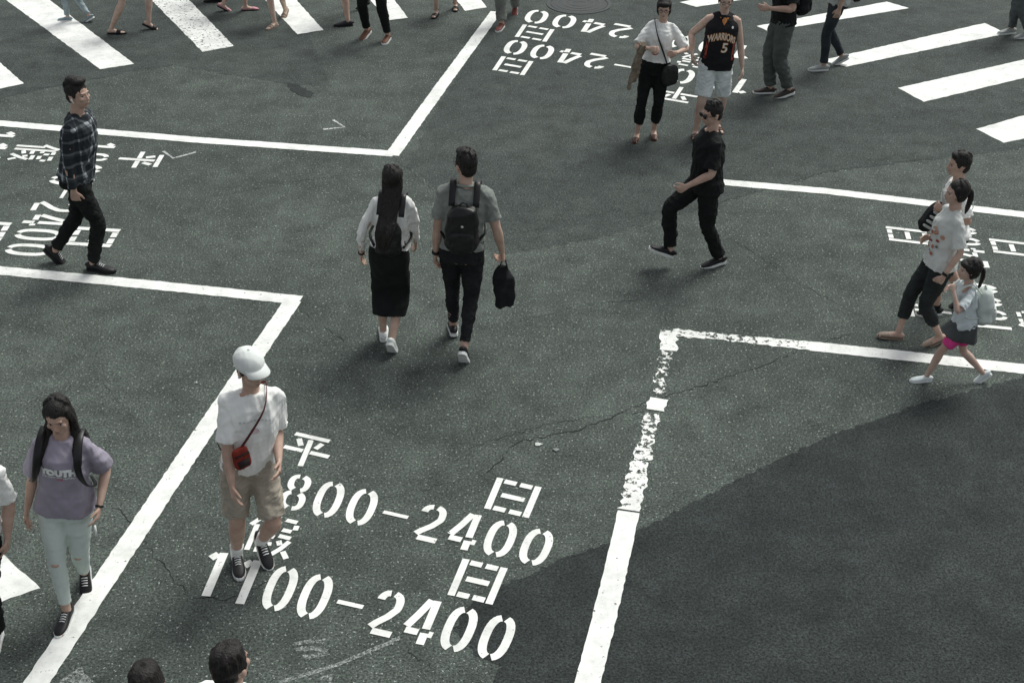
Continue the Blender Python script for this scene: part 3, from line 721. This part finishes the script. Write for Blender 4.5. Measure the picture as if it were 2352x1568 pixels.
# manhole
def manhole():
    c=G(1330,10); r=bpy.data.objects.new('manhole_cover',None); C.objects.link(r); r.location=c; r['label']='round cast iron manhole cover set in the road at the top of the photo'; r['category']='manhole cover'
    met=plain((.035,.04,.039),.6)
    def cyl(m,r0,z0,z1,n=48,ri=0):
        i=len(m.v)
        for rr,z in ((r0,z0),(r0,z1),(ri,z1)) if ri else ((r0,z0),(r0,z1)):
            m.v+=[V((rr*math.cos(2*math.pi*k/n),rr*math.sin(2*math.pi*k/n),z)) for k in range(n)]
        for k in range(n):
            k2=(k+1)%n; m.f.append((i+k,i+k2,i+n+k2,i+n+k))
            if ri: m.f.append((i+n+k,i+n+k2,i+2*n+k2,i+2*n+k))
        if not ri: m.f.append(tuple(i+n+k for k in range(n)))
    m=MB(); cyl(m,.40,.002,.008); obj('cover',m,met,r,sm=False)
    m=MB(); cyl(m,.46,.002,.010,ri=.41); obj('rim',m,plain((.05,.057,.055),.7),r,sm=False)
    for rr in (.12,.22,.32):
        m=MB(); cyl(m,rr,.004,.0105,ri=rr-.02); obj('ridge',m,plain((.05,.055,.053),.6),r,sm=False)
manhole()
for i,(u,v,s,lb) in enumerate([(1236,1021,.035,'crumpled white paper scrap by the long crack in the middle of the road'),(633,521,.014,'tiny white paper scrap on bare asphalt left of the long haired woman'),(450,880,.014,'tiny white paper scrap on the road above left of the man in the cap'),(1278,1034,.03,'flat grey paper scrap just right of the crumpled one by the long crack')]):
    m=MB(); c=G(u,v); rnd=random.Random(i); k=9
    m.v=[V((0,0,.010))]+[V((s*rnd.uniform(.5,1.2)*math.cos(2*math.pi*j/k),s*.6*rnd.uniform(.5,1.2)*math.sin(2*math.pi*j/k),rnd.uniform(.003,.008))) for j in range(k)]
    m.f=[(0,1+j,1+(j+1)%k) for j in range(k)]
    o=obj('paper_scrap',m,plain((.5,.53,.5) if i!=3 else (.2,.22,.21)),sm=False); o.location=(c.x,c.y,.003); o['label']=lb; o['category']='litter'; o['group']='paper scraps on the road'

# ------------------------------------------------------------------ the people
# 1 plaid
P=person('man in dark plaid shirt and black trousers walking right, white earbud in his ear',(124,602,50),(232,622,0),-98,head=(200,181),w=.4,
  armR=('p',170,446,-.2),armL=(.08,-.05,-.99),curlR=1.0,hyaw=-16,top=dict(mat=plaid(),sleeve=1.92,hem=-.02,loose=.018,sr=.062,cuff=.044),
  bottom=dict(kind='trousers',mat=BLK,r=(.094,.068,.058)),shoe=dict(kind='sneaker',mat=BSH,sole=BSH,lace=plain((.6,.6,.6))),hair=dict(kind='short',tuft=[((0,.03,.118),(.068,.058,.038)),((.01,-.02,.125),(.058,.068,.038))]))
HM=P['HM']
for sx in (-1,1):
    m=MB(); m.ell((sx*.09,.005,-.022),(.007,.008,.012),HM,n=10,m=8); m.tube([HM@V((sx*.092,.01,-.025)),HM@V((sx*.088,.022,-.052))],[.004,.003],n=8); obj('earbud',m,WSH,P['root'])
# 2 woman in white blouse
P=person('woman seen from behind in a white blouse and long black skirt, long black hair',(881,768,0),(899,814,55),-2,head=(905,378),w=.5,sex='f',skin=(.55,.39,.30),
  armL=('p',830,582,.02),armR=('p',955,558,.22),poleR=(.6,-1,-.3),poleL=(.6,-1,0),top=dict(mat=WHT,sleeve=1.8,hem=.08,loose=.022,sr=.068,cuff=.036,name='blouse',wr=.015),
  bottom=dict(kind='skirt',mat=BLK,len=.76),shoe=dict(kind='sneaker',mat=WSH,sole=WSOLE),hair=dict(kind='long',to=.16,w=.082,side=-.03,yb=.215))
m=MB(); sh,el,wr,sx=P['arms'][0]; m.tube([wr-(wr-el)*.08,wr-(wr-el)*.02],[.030*P['S']]*2,n=14,sub=1); obj('wristwatch',m,BLEATH,P['root'])
backpack(P,'small black backpack on the woman in the white blouse',BLEATH,w=.112,hgt=.165,d=.045,zc=.23)
# 3 man in grey polo
P=person('man seen from behind in grey polo shirt and black trousers, glasses, head turned left',(1041,759,8),(1064,838,56),-1,head=(1073,343),w=.5,
  armL=('p',998,602,.02),armR=('p',1153,578,.05),curlR=1.9,hyaw=30,top=dict(mat=GRY,sleeve=.72,hem=.02,loose=.014,sr=.066,collar=GRY,name='polo_shirt'),
  bottom=dict(kind='trousers',mat=BLK2,r=(.094,.066,.050),len=.94),shoe=dict(kind='sneaker',mat=BSH,sole=WSOLE),hair=dict(kind='short',tuft=[((0,.03,.100),(.065,.055,.03))]))
m=MB(); sh,el,wr,sx=P['arms'][0]; m.tube([wr-(wr-el)*.10,wr-(wr-el)*.0],[.032*P['S']]*2,n=14,sub=1); obj('wristwatch',m,BLEATH,P['root'])
def glasses(P,mat,lens=None,r=.021):
    HM=P['HM']; m=MB(); s=P['S']
    for sx in (-1,1):
        m.tube([HM@V((sx*.033+r*math.cos(a),.103,-.001+r*.8*math.sin(a))) for a in [2*math.pi*i/16 for i in range(17)]],[.0020]*17,V((0,1,0)),n=6,sub=1)
        m.tube([HM@V((sx*.054,.103,.004)),HM@V((sx*.078,.05,.002)),HM@V((sx*.088,-.01,-.002))],[.0024]*3,n=6)
    m.tube([HM@V((-.012,.104,0)),HM@V((0,.107,.003)),HM@V((.012,.104,0))],[.002]*3,n=6)
    g=obj('glasses',m,mat,P['root'])
    if lens:
        for sx in (-1,1):
            m=MB(); m.ell((sx*.036,.098,-.002),(.031,.009,.022),HM,p=2.6,n=18,m=10); obj('lens',m,lens,g)
glasses(P,BLEATH)
r,cl,MM=backpack(P,'black backpack on the man in the grey polo shirt',BLEATH,w=.125,hgt=.205,d=.07,zc=.26)
S=P['S']; m=MB()
for k in range(3):
    a=math.pi*k/3; m.tube([MM@V((-.012*math.cos(a),-.083*S,.07*S-.012*math.sin(a))),MM@V((.012*math.cos(a),-.083*S,.07*S+.012*math.sin(a)))],[.0018]*2,n=6,sub=1)
obj('emblem',m,WSH,r,off=cl)
sh,el,wr,sx=P['arms'][1]; hb=wr+(wr-el).normalized()*.09; c0=hb+V((.0,-.0,-.245))
r=carried(P,'carry_bag','limp black cloth bag hanging from the right hand of the man in grey polo','bag',c0,'bags carried by pedestrians')
m=MB(); m.tube([c0+V((-.01,0,.20)),c0+V((-.01,0,.12)),c0+V((.0,0,-.03)),c0+V((0.01,0,-.19))],[(.045,.025),(.078,.035),(.100,.05),(.082,.035)],V((1,.2,0)),n=20,p=3.0); rem(m,.008,1,'bag_body',BLK2,r,wr=[(.018,16,9,1,True)],off=c0)
m=MB(); m.tube([c0+V((-.04,0,.15)),hb+V((-.02,0,-.03)),hb,hb+V((.02,0,-.03)),c0+V((.03,0,.15))],[(.014,.005)]*5,V((0,1,0)),n=8); obj('handle',m,BLK2,r,off=c0)
# 4 man in black
P=person('stout man in black T-shirt, black trousers and sunglasses striding left across the middle',(1640,610,10),(1520,612,-22,.10),97,head=(1641,232),w=.66,pf=.72,
  armL=('p',1578,428,-.22),armR=('p',1600,412,.12),poleL=(.3,-1,-.2),curlL=1.0,hyaw=14,hpitch=6,stout=.012,top=dict(mat=BLK,sleeve=.85,hem=-.06,loose=.022,sr=.072),
  bottom=dict(kind='trousers',mat=BLK,r=(.104,.080,.070)),shoe=dict(kind='sneaker',mat=BSH,sole=WSOLE,lace=BSH),hair=dict(kind='short'))
glasses(P,BLEATH,plain((.006,.006,.007),.15))
sh,el,wr,sx=P['arms'][1]; cj=el.lerp(wr,.75)+V((0,0,-.05))
r=carried(P,'folded_jacket','folded black jacket over the forearm of the striding man in black','jacket',cj); m=MB()
m.tube([cj+V((0,-.10,.05)),cj+V((.0,-.02,.02)),cj+V((0,.08,-.05)),cj+V((0,.10,-.10))],[(.05,.05),(.07,.065),(.06,.05),(.04,.03)],V((1,0,0)),n=18,p=2.5); rem(m,.009,2,'jacket_cloth',BLK,r,wr=[(.016,18,4,1,True)],off=cj)
# 5 woman in white tee
P=person('woman in glasses and white T-shirt with red disc print, tan jacket over her arm',(1502,315,0),(1461,321,0),172,head=(1531,-6),w=.5,sex='f',skin=(.55,.39,.30),vox=.0065,
  armR=('p',1494,112,-.28),armL=('p',1553,122,-.22),poleL=(.6,-.8,-.2),poleR=(.6,-.8,-.2),curlR=1.3,curlL=1.0,hpitch=6,top=dict(mat=WHT,sleeve=.85,hem=.09,loose=.030,sr=.070),
  bottom=dict(kind='trousers',mat=BLK,r=(.096,.070,.060),len=.86),shoe=dict(kind='flat',mat=BRN,sole=BRN),hair=dict(kind='bangs',bob=True))
glasses(P,BLEATH)
p,f=ell2(0,0,.042,.042,20); chest_decal(P,p,f,-.03,.23,'red_disc_print',RED)
p,f=ell2(0,0,.020,.020,20); chest_decal(P,p,f,-.015,.23,'white_disc_print',WHT,off=.005)
sh,el,wr,sx=P['arms'][1]; cj=el.lerp(wr,.45)+V((.04,0,-.17))
r=carried(P,'folded_jacket','tan jacket draped over the forearm of the woman in white T-shirt','jacket',cj); m=MB()
m.tube([el.lerp(wr,.45)+V((0,0,.05)),cj+V((0,0,.05)),cj+V((.02,0,-.1)),cj+V((.03,0,-.22))],[(.055,.055),(.065,.05),(.08,.05),(.05,.03)],V((.5,1,0)),n=20,p=2.3)
m.tube([el.lerp(wr,.6)+V((0,.03,.04)),cj+V((.02,.05,.03)),cj+V((.06,.06,-.12)),cj+V((.08,.05,-.26))],[(.03,.03),(.04,.03),(.05,.03),(.03,.02)],V((.5,1,0)),n=16)
rem(m,.009,1,'jacket_cloth',TAN,r,wr=[(.026,16,14,.3,True),(.008,40,15,.4,True)],off=cj)
cb=P['TP'](-.19,.10,-.04); r=carried(P,'shoulder_bag','black shoulder bag hanging at the hip of the woman in white T-shirt','bag',cb,'bags carried by pedestrians'); m=MB()
MMb=Matrix.Translation(cb)@Matrix.Rotation(.6,4,'Z'); m.ell((0,0,0),(.105,.04,.12),MMb,p=3,n=26,m=18); rem(m,.009,1,'bag_body',BLEATH,r,wr=[(.006,18,2,1,True)],off=cb)
m=MB(); strap_loop(P,m,[(-.15,.11,.06),(-.06,.15,.25),(.03,.145,.42),(.09,.06,.56),(.09,-.03,.56),(.03,-.125,.42),(-.06,-.13,.22),(-.17,-.04,.05),(-.2,.05,.02)],(.010,.004)); obj('strap',m,BLEATH,r,off=cb)
# 6 jersey man
JER=fabric((.014,.014,.016)); 
P=person('man in black basketball jersey with number 5, pale shorts and sandals, walking down',(1650,300,0),(1597,316,0),180,head=(1672,-26),w=.45,vox=.0065,skin=(.54,.39,.31),
  armR=('p',1590,125,-.05),armL=('p',1705,160,-.05),poleL=(.5,-1,0),poleR=(.5,-1,0),hpitch=6,stout=.006,top=dict(mat=JER,tank=True,hem=-.08,loose=.022,name='jersey',wr=.006),
  bottom=dict(kind='shorts',mat=LBL,r=(.108,.098,.098),len=.47),shoe=dict(kind='sandal',mat=BRN),hair=dict(kind='short'))
glasses(P,BLEATH)
gold=plain((.58,.30,.12)); wh=plain((.74,.74,.68))
p,f=text_mesh('WARRIORS',.070,.005,-1.3); p=[(x*.84,z*1.45) for x,z in p]; chest_decal(P,p,f,0,.335,'lettering',gold,off=.004)
p,f=text_mesh('WARRIORS',.070,-.0002,-1.3); p=[(x*.84,z*1.45) for x,z in p]; chest_decal(P,p,f,0,.335,'lettering',wh,off=.0065)
p,f=text_mesh('5',.15,.006); chest_decal(P,p,f,.045,.20,'number',gold,off=.004)
p,f=text_mesh('5',.15,.0005); chest_decal(P,p,f,.045,.20,'number',wh,off=.0065)
p=[(-.05,.0),(.05,0),(0,-.075),(0,0)]; f=[(0,2,3),(3,2,1)]; chest_decal(P,p,f,0,.535,'neck_trim',plain((.5,.2,.06)),off=.004)
p,f=ell2(0,0,.012,.014); chest_decal(P,p,f,.10,.44,'emblem',wh,off=.004)
for sx in (-1,1):
    pp=[(sx*.130,.10),(sx*.150,.10),(sx*.132,.0),(sx*.154,.0),(sx*.136,-.1),(sx*.158,-.1)]; chest_decal(P,pp,[(0,1,3,2),(2,3,5,4)],0,.16,'side_stripe',RED,off=.005)
# 7
P=person('man in black T-shirt and loose grey green trousers walking left, head out of frame',(1802,222,12),(1756,214,0),98,h=1.74,w=.5,vox=.008,armL=(.05,.45,-.5),armR=(.05,.5,-.4),
  top=dict(mat=BLK,sleeve=.8,hem=-.03,loose=.02),bottom=dict(kind='trousers',mat=GRN,r=(.108,.09,.078)),shoe=dict(kind='sneaker',mat=ORG,sole=WSOLE),hair=dict(kind='short'))
backpack(P,'black backpack on the man in grey green trousers',BLK2,w=.13,hgt=.2,d=.085,zc=.25)
# 8
P=person('person in light grey shirt, slim dark jeans and grey sneakers walking left',(1880,162,0),(1930,148,32),88,h=1.66,w=.5,vox=.008,
  top=dict(mat=LGR,sleeve=.8,hem=-.05,loose=.022),bottom=dict(kind='trousers',mat=DEN,r=(.092,.068,.054),wr=.005),shoe=dict(kind='sneaker',mat=GSH,sole=WSOLE),hair=dict(kind='short'))
cb=P['TP'](.0,-.22,.1); r=carried(P,'shoulder_bag','black bag behind the hip of the person in slim dark jeans','bag',cb,'bags carried by pedestrians'); m=MB(); m.ell((0,0,0),(.12,.06,.12),Matrix.Translation(cb),p=3); rem(m,.009,1,'bag_body',BLEATH,r,off=cb)
m=MB(); strap_loop(P,m,[(-.10,-.17,.2),(-.02,-.13,.42),(.09,-.05,.56),(.09,.04,.56),(0,.14,.4),(-.12,.12,.2),(-.17,-.0,.12),(-.10,-.17,.1)],(.012,.004)); obj('strap',m,BLEATH,r,off=cb)
# 9
person('person in grey blue jeans and grey sneakers at the top right corner',(2312,78,0),(2352,88,15),95,h=1.7,vox=.008,
  top=dict(mat=GRY,sleeve=.8),bottom=dict(kind='trousers',mat=fabric((.07,.082,.085)),r=(.1,.075,.062)),shoe=dict(kind='sneaker',mat=GSH,sole=WSOLE),hair=dict(kind='short'))
# 10 boy
P=person('boy in white T-shirt and black shorts walking left behind the woman in printed T-shirt',(2134,722,0),(2205,706,35),88,head=(2206,349),w=.5,hs=1.05,skin=(.48,.32,.24),
  armL=('p',2168,482,-.12),armR=('p',2162,505,.12),curlL=1.4,top=dict(mat=WHT,sleeve=.8,hem=-.04,loose=.02),bottom=dict(kind='shorts',mat=BLK,r=(.105,.095,.09),len=.5),
  shoe=dict(kind='sneaker',mat=BSH,sole=WSOLE,sock=BLK,sockh=.1),hair=dict(kind='short',tuft=[((0,.045,.095),(.055,.04,.03))]))
cb=W2L(P,onY(2140,498,P['B'].y-.02)); r=carried(P,'sling_bag','black sling bag with grey trim held at the chest of the boy in white','bag',cb,'bags carried by pedestrians'); m=MB(); m.ell((0,0,0),(.075,.065,.145),Matrix.Translation(cb)@Matrix.Rotation(.5,4,'X'),p=2.8); rem(m,.008,1,'bag_body',BLK2,r,wr=[(.006,20,3,1,True)],off=cb)
for dz in (-.07,-.025,.02,.065):
    m=MB(); m.ell((-.072,.0,dz),(.010,.056,.012),Matrix.Translation(cb)@Matrix.Rotation(.5,4,'X'),p=3); obj('trim',m,LGR,r,off=cb)
m=MB(); strap_loop(P,m,[(-.12,.16,.30),(-.08,.15,.38),(.05,.12,.48),(.08,.03,.57),(.05,-.1,.48),(-.1,-.14,.3),(-.18,0,.2),(-.15,.12,.25)],(.014,.004)); obj('strap',m,LGR,r,off=cb)
# 11 woman printed tee
P=person('woman in pale T-shirt with red floral print and dark cropped trousers beside the little girl',(2146,790,18),(2050,777,-6),94,head=(2208,414),w=.55,pf=.6,sex='f',skin=(.52,.36,.28),
  armL=('p',2168,634,-.22),armR=('p',2135,545,.1),poleL=(.2,-1,-.1),poleR=(.2,-1,-.3),curlL=1.3,top=dict(mat=fabric((.62,.64,.61),var=.08),sleeve=.85,hem=-.03,loose=.028,sr=.070,wr=.012),
  bottom=dict(kind='trousers',mat=CHAR,r=(.098,.076,.060),len=.82),shoe=dict(kind='flat',mat=TANL,sole=TANL,k=.98),hair=dict(kind='pony'))
bvs=bvh_of(P['shirt']); rnd=random.Random(4)
for i in range(26):
    Dd=(P['Mt']@V((.75*rnd.uniform(-.1,1.1),-1,0))).normalized()
    Xx=Dd.cross(V((0,0,1))); rr=rnd.uniform(.008,.020); p,f=ell2(0,0,rr,rr*rnd.uniform(.5,1.1),9); O=P['TP'](0,0,.10+rnd.uniform(0,.28))+Xx*rnd.uniform(-.06,.06)
    decal(bvs,p,f,O,Xx,V((0,0,1)),Dd,.003+.0003*i,'printed_flower',[RED,plain((.45,.16,.10)),plain((.16,.15,.13)),plain((.5,.28,.2))][i%4],P['shirt'])
sh,el,wr,sx=P['arms'][0]; m=MB(); m.tube([wr-(wr-el)*.12,wr-(wr-el)*.02],[.030*P['S']]*2,n=14,sub=1); obj('wristwatch',m,BLEATH,P['root'])
# 12 girl
P=person('little girl in pale T-shirt, grey skirt over pink shorts and white clogs, hand at face',(2116,875,0),(2258,876,45),88,head=(2230,594),w=.42,sex='f',hs=1.22,skin=(.55,.39,.31),vox=.005,
  armL=('p',2190,668,-.13),poleL=(.5,-.2,-1),armR=('p',2178,660,.12),curlL=1.5,top=dict(mat=fabric((.60,.66,.67),var=.06),sleeve=.85,hem=.0,loose=.028,sr=.078),
  bottom=dict(kind='skirt',mat=SKG,len=.3,flare=.04,under=PINK),shoe=dict(kind='croc',mat=plain((.64,.70,.70)),sole=WSOLE,k=1.05),hair=dict(kind='pony',bangs=True))
backpack(P,'pale grey backpack on the little girl',fabric((.62,.67,.63),var=.08),w=.15,hgt=.26,d=.115,zc=.22,pw=2.5)
# 13 cap man
P=person('man in white cap, white T-shirt and khaki shorts with a red pouch across his chest',(606,1282,34,.04),(548,1302,0),202,head=(580,806),w=.40,drop=.022,
  armR=('p',533,1122,-.25),armL=('p',640,1060,-.10),poleL=(.2,-1,0),poleR=(.2,-1,0),hyaw=20,hpitch=9,vox=.005,skin=(.50,.34,.26),top=dict(mat=WHT,sleeve=.90,hem=-.04,loose=.018,sr=.070,wr=.014,name='t_shirt'),
  bottom=dict(kind='shorts',mat=KHA,r=(.104,.092,.096),len=.46,wr=.011),shoe=dict(kind='sneaker',mat=BSH,sole=WSOLE,lace=WSH,sock=WSH,sockh=.22),hair=dict(kind='short',flat=True))
HM=P['HM']; m=MB(); m.ell((0,-.018,.056),(.096,.115,.092),HM,n=28,m=18); cap=rem(m,.006,1,'cap',OFFW,P['root'],wr=[(.002,26,3,1,True)])
m=MB(); n=13
for lv in (0,.006):
    for i in range(n):
        a=-1.15+2.3*i/(n-1); m.v.append(HM@V((.082*math.sin(a),.02+.068*math.cos(a),.058-lv)))
    for i in range(n):
        a=-1.15+2.3*i/(n-1); m.v.append(HM@V((.088*math.sin(a),.055+.108*math.cos(a),.044-lv-.02*abs(math.sin(a))**2)))
for i in range(n-1):
    m.f+=[(i,i+1,n+i+1,n+i),(2*n+i+1,2*n+i,3*n+i,3*n+i+1),(n+i,n+i+1,3*n+i+1,3*n+i)]
obj('brim',m,OFFW,cap)
m=MB(); m.ell((0,-.018,.149),(.008,.008,.005),HM,n=10,m=6); obj('button',m,OFFW,cap)
m=MB(); m.ell((.09,.005,-.022),(.007,.008,.012),HM,n=10,m=8); obj('earbud',m,WSH,P['root'])
cb=P['TP'](.09,.185,.17); r=carried(P,'crossbody_pouch','small red crossbody pouch on the man in white cap','bag',cb,'bags carried by pedestrians')
m=MB(); MMb=Matrix.Translation(cb)@Matrix.Rotation(.25,4,'Z')@Matrix.Rotation(.12,4,'Y'); m.ell((0,0,0),(.055,.020,.080),MMb,p=4,n=28,m=20); rem(m,.006,1,'pouch_body',fabric((.20,.03,.02)),r,wr=[(.003,30,3,1,True)],off=cb)
m=MB(); m.box((0,.022,.035),(.048,.002,.005),MMb); obj('zip',m,BLEATH,r,off=cb)
m=MB(); m.box((0,.0215,-.03),(.036,.003,.025),MMb); obj('pocket',m,fabric((.03,.02,.02)),r,off=cb)
m=MB(); strap_loop(P,m,[(.095,.175,.24),(.03,.175,.36),(-.05,.135,.49),(-.085,.04,.578),(-.085,-.05,.57),(0,-.14,.40),(.12,-.145,.22),(.20,-.03,.15),(.155,.13,.14),(.10,.18,.12)],(.009,.003)); obj('strap',m,fabric((.10,.03,.03)),r,off=cb)
p,f=ell2(0,0,.028,.020,10); chest_decal(P,p,f,.0,.33,'faded_print',fabric((.62,.50,.52)),off=.004)
for i in range(9):
    x=-.09+.0225*i; pp=[(x-.007,-.005),(x+.007,-.005),(x+.007,.007),(x-.007,.007)]; pp=[(a,b-1.5*a*a) for a,b in pp]; chest_decal(P,pp,[(0,1,2,3)],0,.405,'faded_print',fabric((.55,.57,.57)),off=.004)
# 14 lavender woman
P=person('young woman in lavender T-shirt with white lettering and pale torn jeans walking down',(200,1340,38),(150,1432,0),183,head=(136,914),w=.42,dy=0,sex='f',vox=.005,skin=(.50,.34,.26),
  armR=('p',58,1196,-.05),armL=('p',228,1165,-.05),poleL=(.35,-1,0),poleR=(.35,-1,0),hpitch=12,top=dict(mat=LAV,sleeve=.88,hem=-.02,loose=.030,sr=.076,wr=.008,name='t_shirt'),
  bottom=dict(kind='trousers',mat=LJEAN,r=(.090,.062,.047),len=.92,wr=.004),shoe=dict(kind='sneaker',mat=BSH,sole=WSOLE,lace=WSH),hair=dict(kind='long',to=.24,w=.088,front=True))
p,f=text_mesh('YOUTH',.058,.0052); chest_decal(P,p,f,.004,.365,'lettering',WSH,off=.010)
p,f=text_mesh('THE RIGHT WAY AROUND',.0155,.0006); chest_decal(P,p,f,.004,.325,'lettering',WSH,off=.008)
p,f=text_mesh('MXP',.017,.0008); chest_decal(P,p,f,.012,.304,'lettering',plain((.6,.12,.2)),off=.008)
for i in (0,1):
    hj,kn,an,o,f2,u2=P['legs'][i]; k=P['S']
    m=MB(); m.ell(tuple(kn+V((0,.043*k,.0))),(.030*k,.023*k,.014*k),n=14,m=8); obj('torn_knee',m,skinm((.50,.34,.26)),P['root'])
sh,el,wr,sx=P['arms'][0]; m=MB(); m.tube([wr-(wr-el)*.06,wr-(wr-el)*.0],[.028*P['S']]*2,n=14,sub=1); obj('wristband',m,BLEATH,P['root'])
backpack(P,'black backpack on the young woman in lavender',BLEATH,w=.12,hgt=.18,d=.07,zc=.28,a0=.116)
hd=wr+(wr-el).normalized()*.13
r=carried(P,'paper_slip','small white rolled paper held in the left hand of the young woman in lavender','paper',hd); m=MB(); m.tube([hd+V((0,0,.03)),hd+V((0,.01,-.04))],[.007]*2,n=8,sub=1); obj('paper_roll',m,WSH,r,off=hd)
# 15
person('person in white shirt, black trousers and white shoes cut off by the left edge',(-10,1482,0),(-80,1420,20),178,head=(-72,962),vox=.007,armL=(.12,0,-.97),
  top=dict(mat=WHT,sleeve=.85,loose=.02),bottom=dict(kind='trousers',mat=BLK,r=(.105,.08,.07)),shoe=dict(kind='sneaker',mat=WSH,sole=WSOLE),hair=dict(kind='short'))
# 16/17
b_=G(330,1536,1.63); person('person with short black hair in dark shirt, left one of the bottom edge pair',(0,0,0),(0,0,30),5,h=1.64,base=b_,vox=.007,top=dict(mat=CHAR,sleeve=.8),bottom=dict(kind='trousers',mat=BLK),shoe=dict(kind='sneaker',mat=BSH,sole=WSOLE),hair=dict(kind='short',tuft=[((0,-.01,.10),(.07,.085,.03))]))
b_=G(520,1486,1.71); person('person with thick black hair and white shirt seen from behind at the bottom edge',(0,0,0),(0,0,30),-25,h=1.72,base=b_,vox=.007,hs=.95,top=dict(mat=WHT,sleeve=.85,loose=.03),bottom=dict(kind='trousers',mat=CHAR),shoe=dict(kind='sneaker',mat=BSH,sole=WSOLE),hair=dict(kind='short',tuft=[((0,-.01,.10),(.07,.085,.03))]))
# top row
gt='people cut off by the top edge'
person('small walker in pale blue jeans, leftmost of those cut off by the top edge',(150,48,0),(206,50,30),80,h=1.3,hs=1.15,vox=.009,group=gt,top=dict(mat=OFFW,sleeve=.8),bottom=dict(kind='trousers',mat=fabric((.30,.36,.38)),r=(.095,.07,.06)),shoe=dict(kind='sneaker',mat=plain((.24,.30,.33)),sole=WSOLE),hair=dict(kind='short'))
person('bare legged walker in black slides stepping right at the upper left',(346,68,30),(268,78,0),-85,h=1.66,sex='f',vox=.009,group=gt,skin=(.54,.39,.31),top=dict(mat=GRY,sleeve=.8),bottom=dict(kind='shorts',mat=BLK,r=(.105,.1,.1),len=.4),shoe=dict(kind='slide',mat=BSH),hair=dict(kind='bob'))
person('walker in black trousers with only one black shoe showing at the top edge',(490,5,0),(555,-25,20),85,h=1.7,vox=.009,group=gt,top=dict(mat=CHAR,sleeve=.8),bottom=dict(kind='trousers',mat=BLK),shoe=dict(kind='sneaker',mat=BSH,sole=BSH),hair=dict(kind='short'))
person('bare legged walker in pink flat shoes, cut off by the top edge',(515,26,35),(574,24,0),-80,h=1.6,sex='f',vox=.009,group=gt,skin=(.54,.38,.30),top=dict(mat=OFFW,sleeve=.8),bottom=dict(kind='skirt',mat=CHAR,len=.45,flare=.04),shoe=dict(kind='flat',mat=plain((.50,.24,.27)),sole=BSH),hair=dict(kind='bob'))
person('bare legged walker in tan sandals above a crossing stripe at the top',(655,38,25),(626,64,0),160,h=1.6,sex='f',vox=.009,group=gt,skin=(.58,.43,.34),top=dict(mat=LGR,sleeve=.8),bottom=dict(kind='shorts',mat=LBL,r=(.105,.1,.1),len=.36),shoe=dict(kind='sandal',mat=TANL),hair=dict(kind='bob'))
person('walker in slim black trousers and white soled brown sneakers at the top',(888,96,0),(840,86,15),160,h=1.72,vox=.008,group=gt,top=dict(mat=BLK,sleeve=.8),bottom=dict(kind='trousers',mat=BLK,r=(.094,.074,.058),len=.95,wr=.004),shoe=dict(kind='sneaker',mat=plain((.13,.06,.035),.6),sole=WSOLE),hair=dict(kind='short'))
person('walker in dark shorts and dark shoes behind the one in brown sneakers',(790,60,0),(835,20,30),90,h=1.68,vox=.009,group=gt,top=dict(mat=GRY,sleeve=.8),bottom=dict(kind='shorts',mat=CHAR,len=.5),shoe=dict(kind='sneaker',mat=plain((.03,.03,.03)),sole=BSH),hair=dict(kind='short'))
person('bare legged walker in thin black strapped sandals, cut off by the top edge',(1046,22,0),(1000,38,0),175,h=1.62,sex='f',vox=.009,group=gt,skin=(.54,.39,.31),top=dict(mat=WHT,sleeve=.8),bottom=dict(kind='skirt',mat=BLK,len=.5,flare=.03),shoe=dict(kind='sandal',mat=BSH),hair=dict(kind='bob'))
person('walker in grey green trousers and red sneakers beside the end of the road line',(1183,30,25),(1149,68,0),168,h=1.72,vox=.009,group=gt,top=dict(mat=CHAR,sleeve=.8),bottom=dict(kind='trousers',mat=fabric((.16,.17,.15)),r=(.104,.085,.078)),shoe=dict(kind='sneaker',mat=plain((.17,.055,.045)),sole=WSOLE),hair=dict(kind='short'))
# ------------------------------------------------------------------ light
w=bpy.data.worlds.new('World'); bpy.context.scene.world=w; w.use_nodes=True
nt=w.node_tree; sky=nt.nodes.new('ShaderNodeTexSky'); sky.sky_type='NISHITA'; sky.sun_disc=False
bg=nt.nodes['Background']; hsv=nt.nodes.new('ShaderNodeHueSaturation'); hsv.inputs['Saturation'].default_value=.25
nt.links.new(sky.outputs[0],hsv.inputs['Color']); nt.links.new(hsv.outputs[0],bg.inputs[0]); bg.inputs[1].default_value=.14
el_,az=56,40
sky.sun_elevation=R_(el_); sky.sun_rotation=R_(az); sky.air_density=1.0; sky.dust_density=3.0; sky.ozone_density=1.0
sd=bpy.data.lights.new('sun','SUN'); so=bpy.data.objects.new('sun',sd); C.objects.link(so)
sd.energy=2.45; sd.angle=R_(26); sd.color=(.985,1,.94)
dirn=V((math.sin(R_(az))*math.cos(R_(el_)),math.cos(R_(az))*math.cos(R_(el_)),math.sin(R_(el_))))
so.rotation_euler=dirn.to_track_quat('Z','Y').to_euler()
vs=bpy.context.scene.view_settings; vs.view_transform='Standard'; vs.look='None'; vs.exposure=0
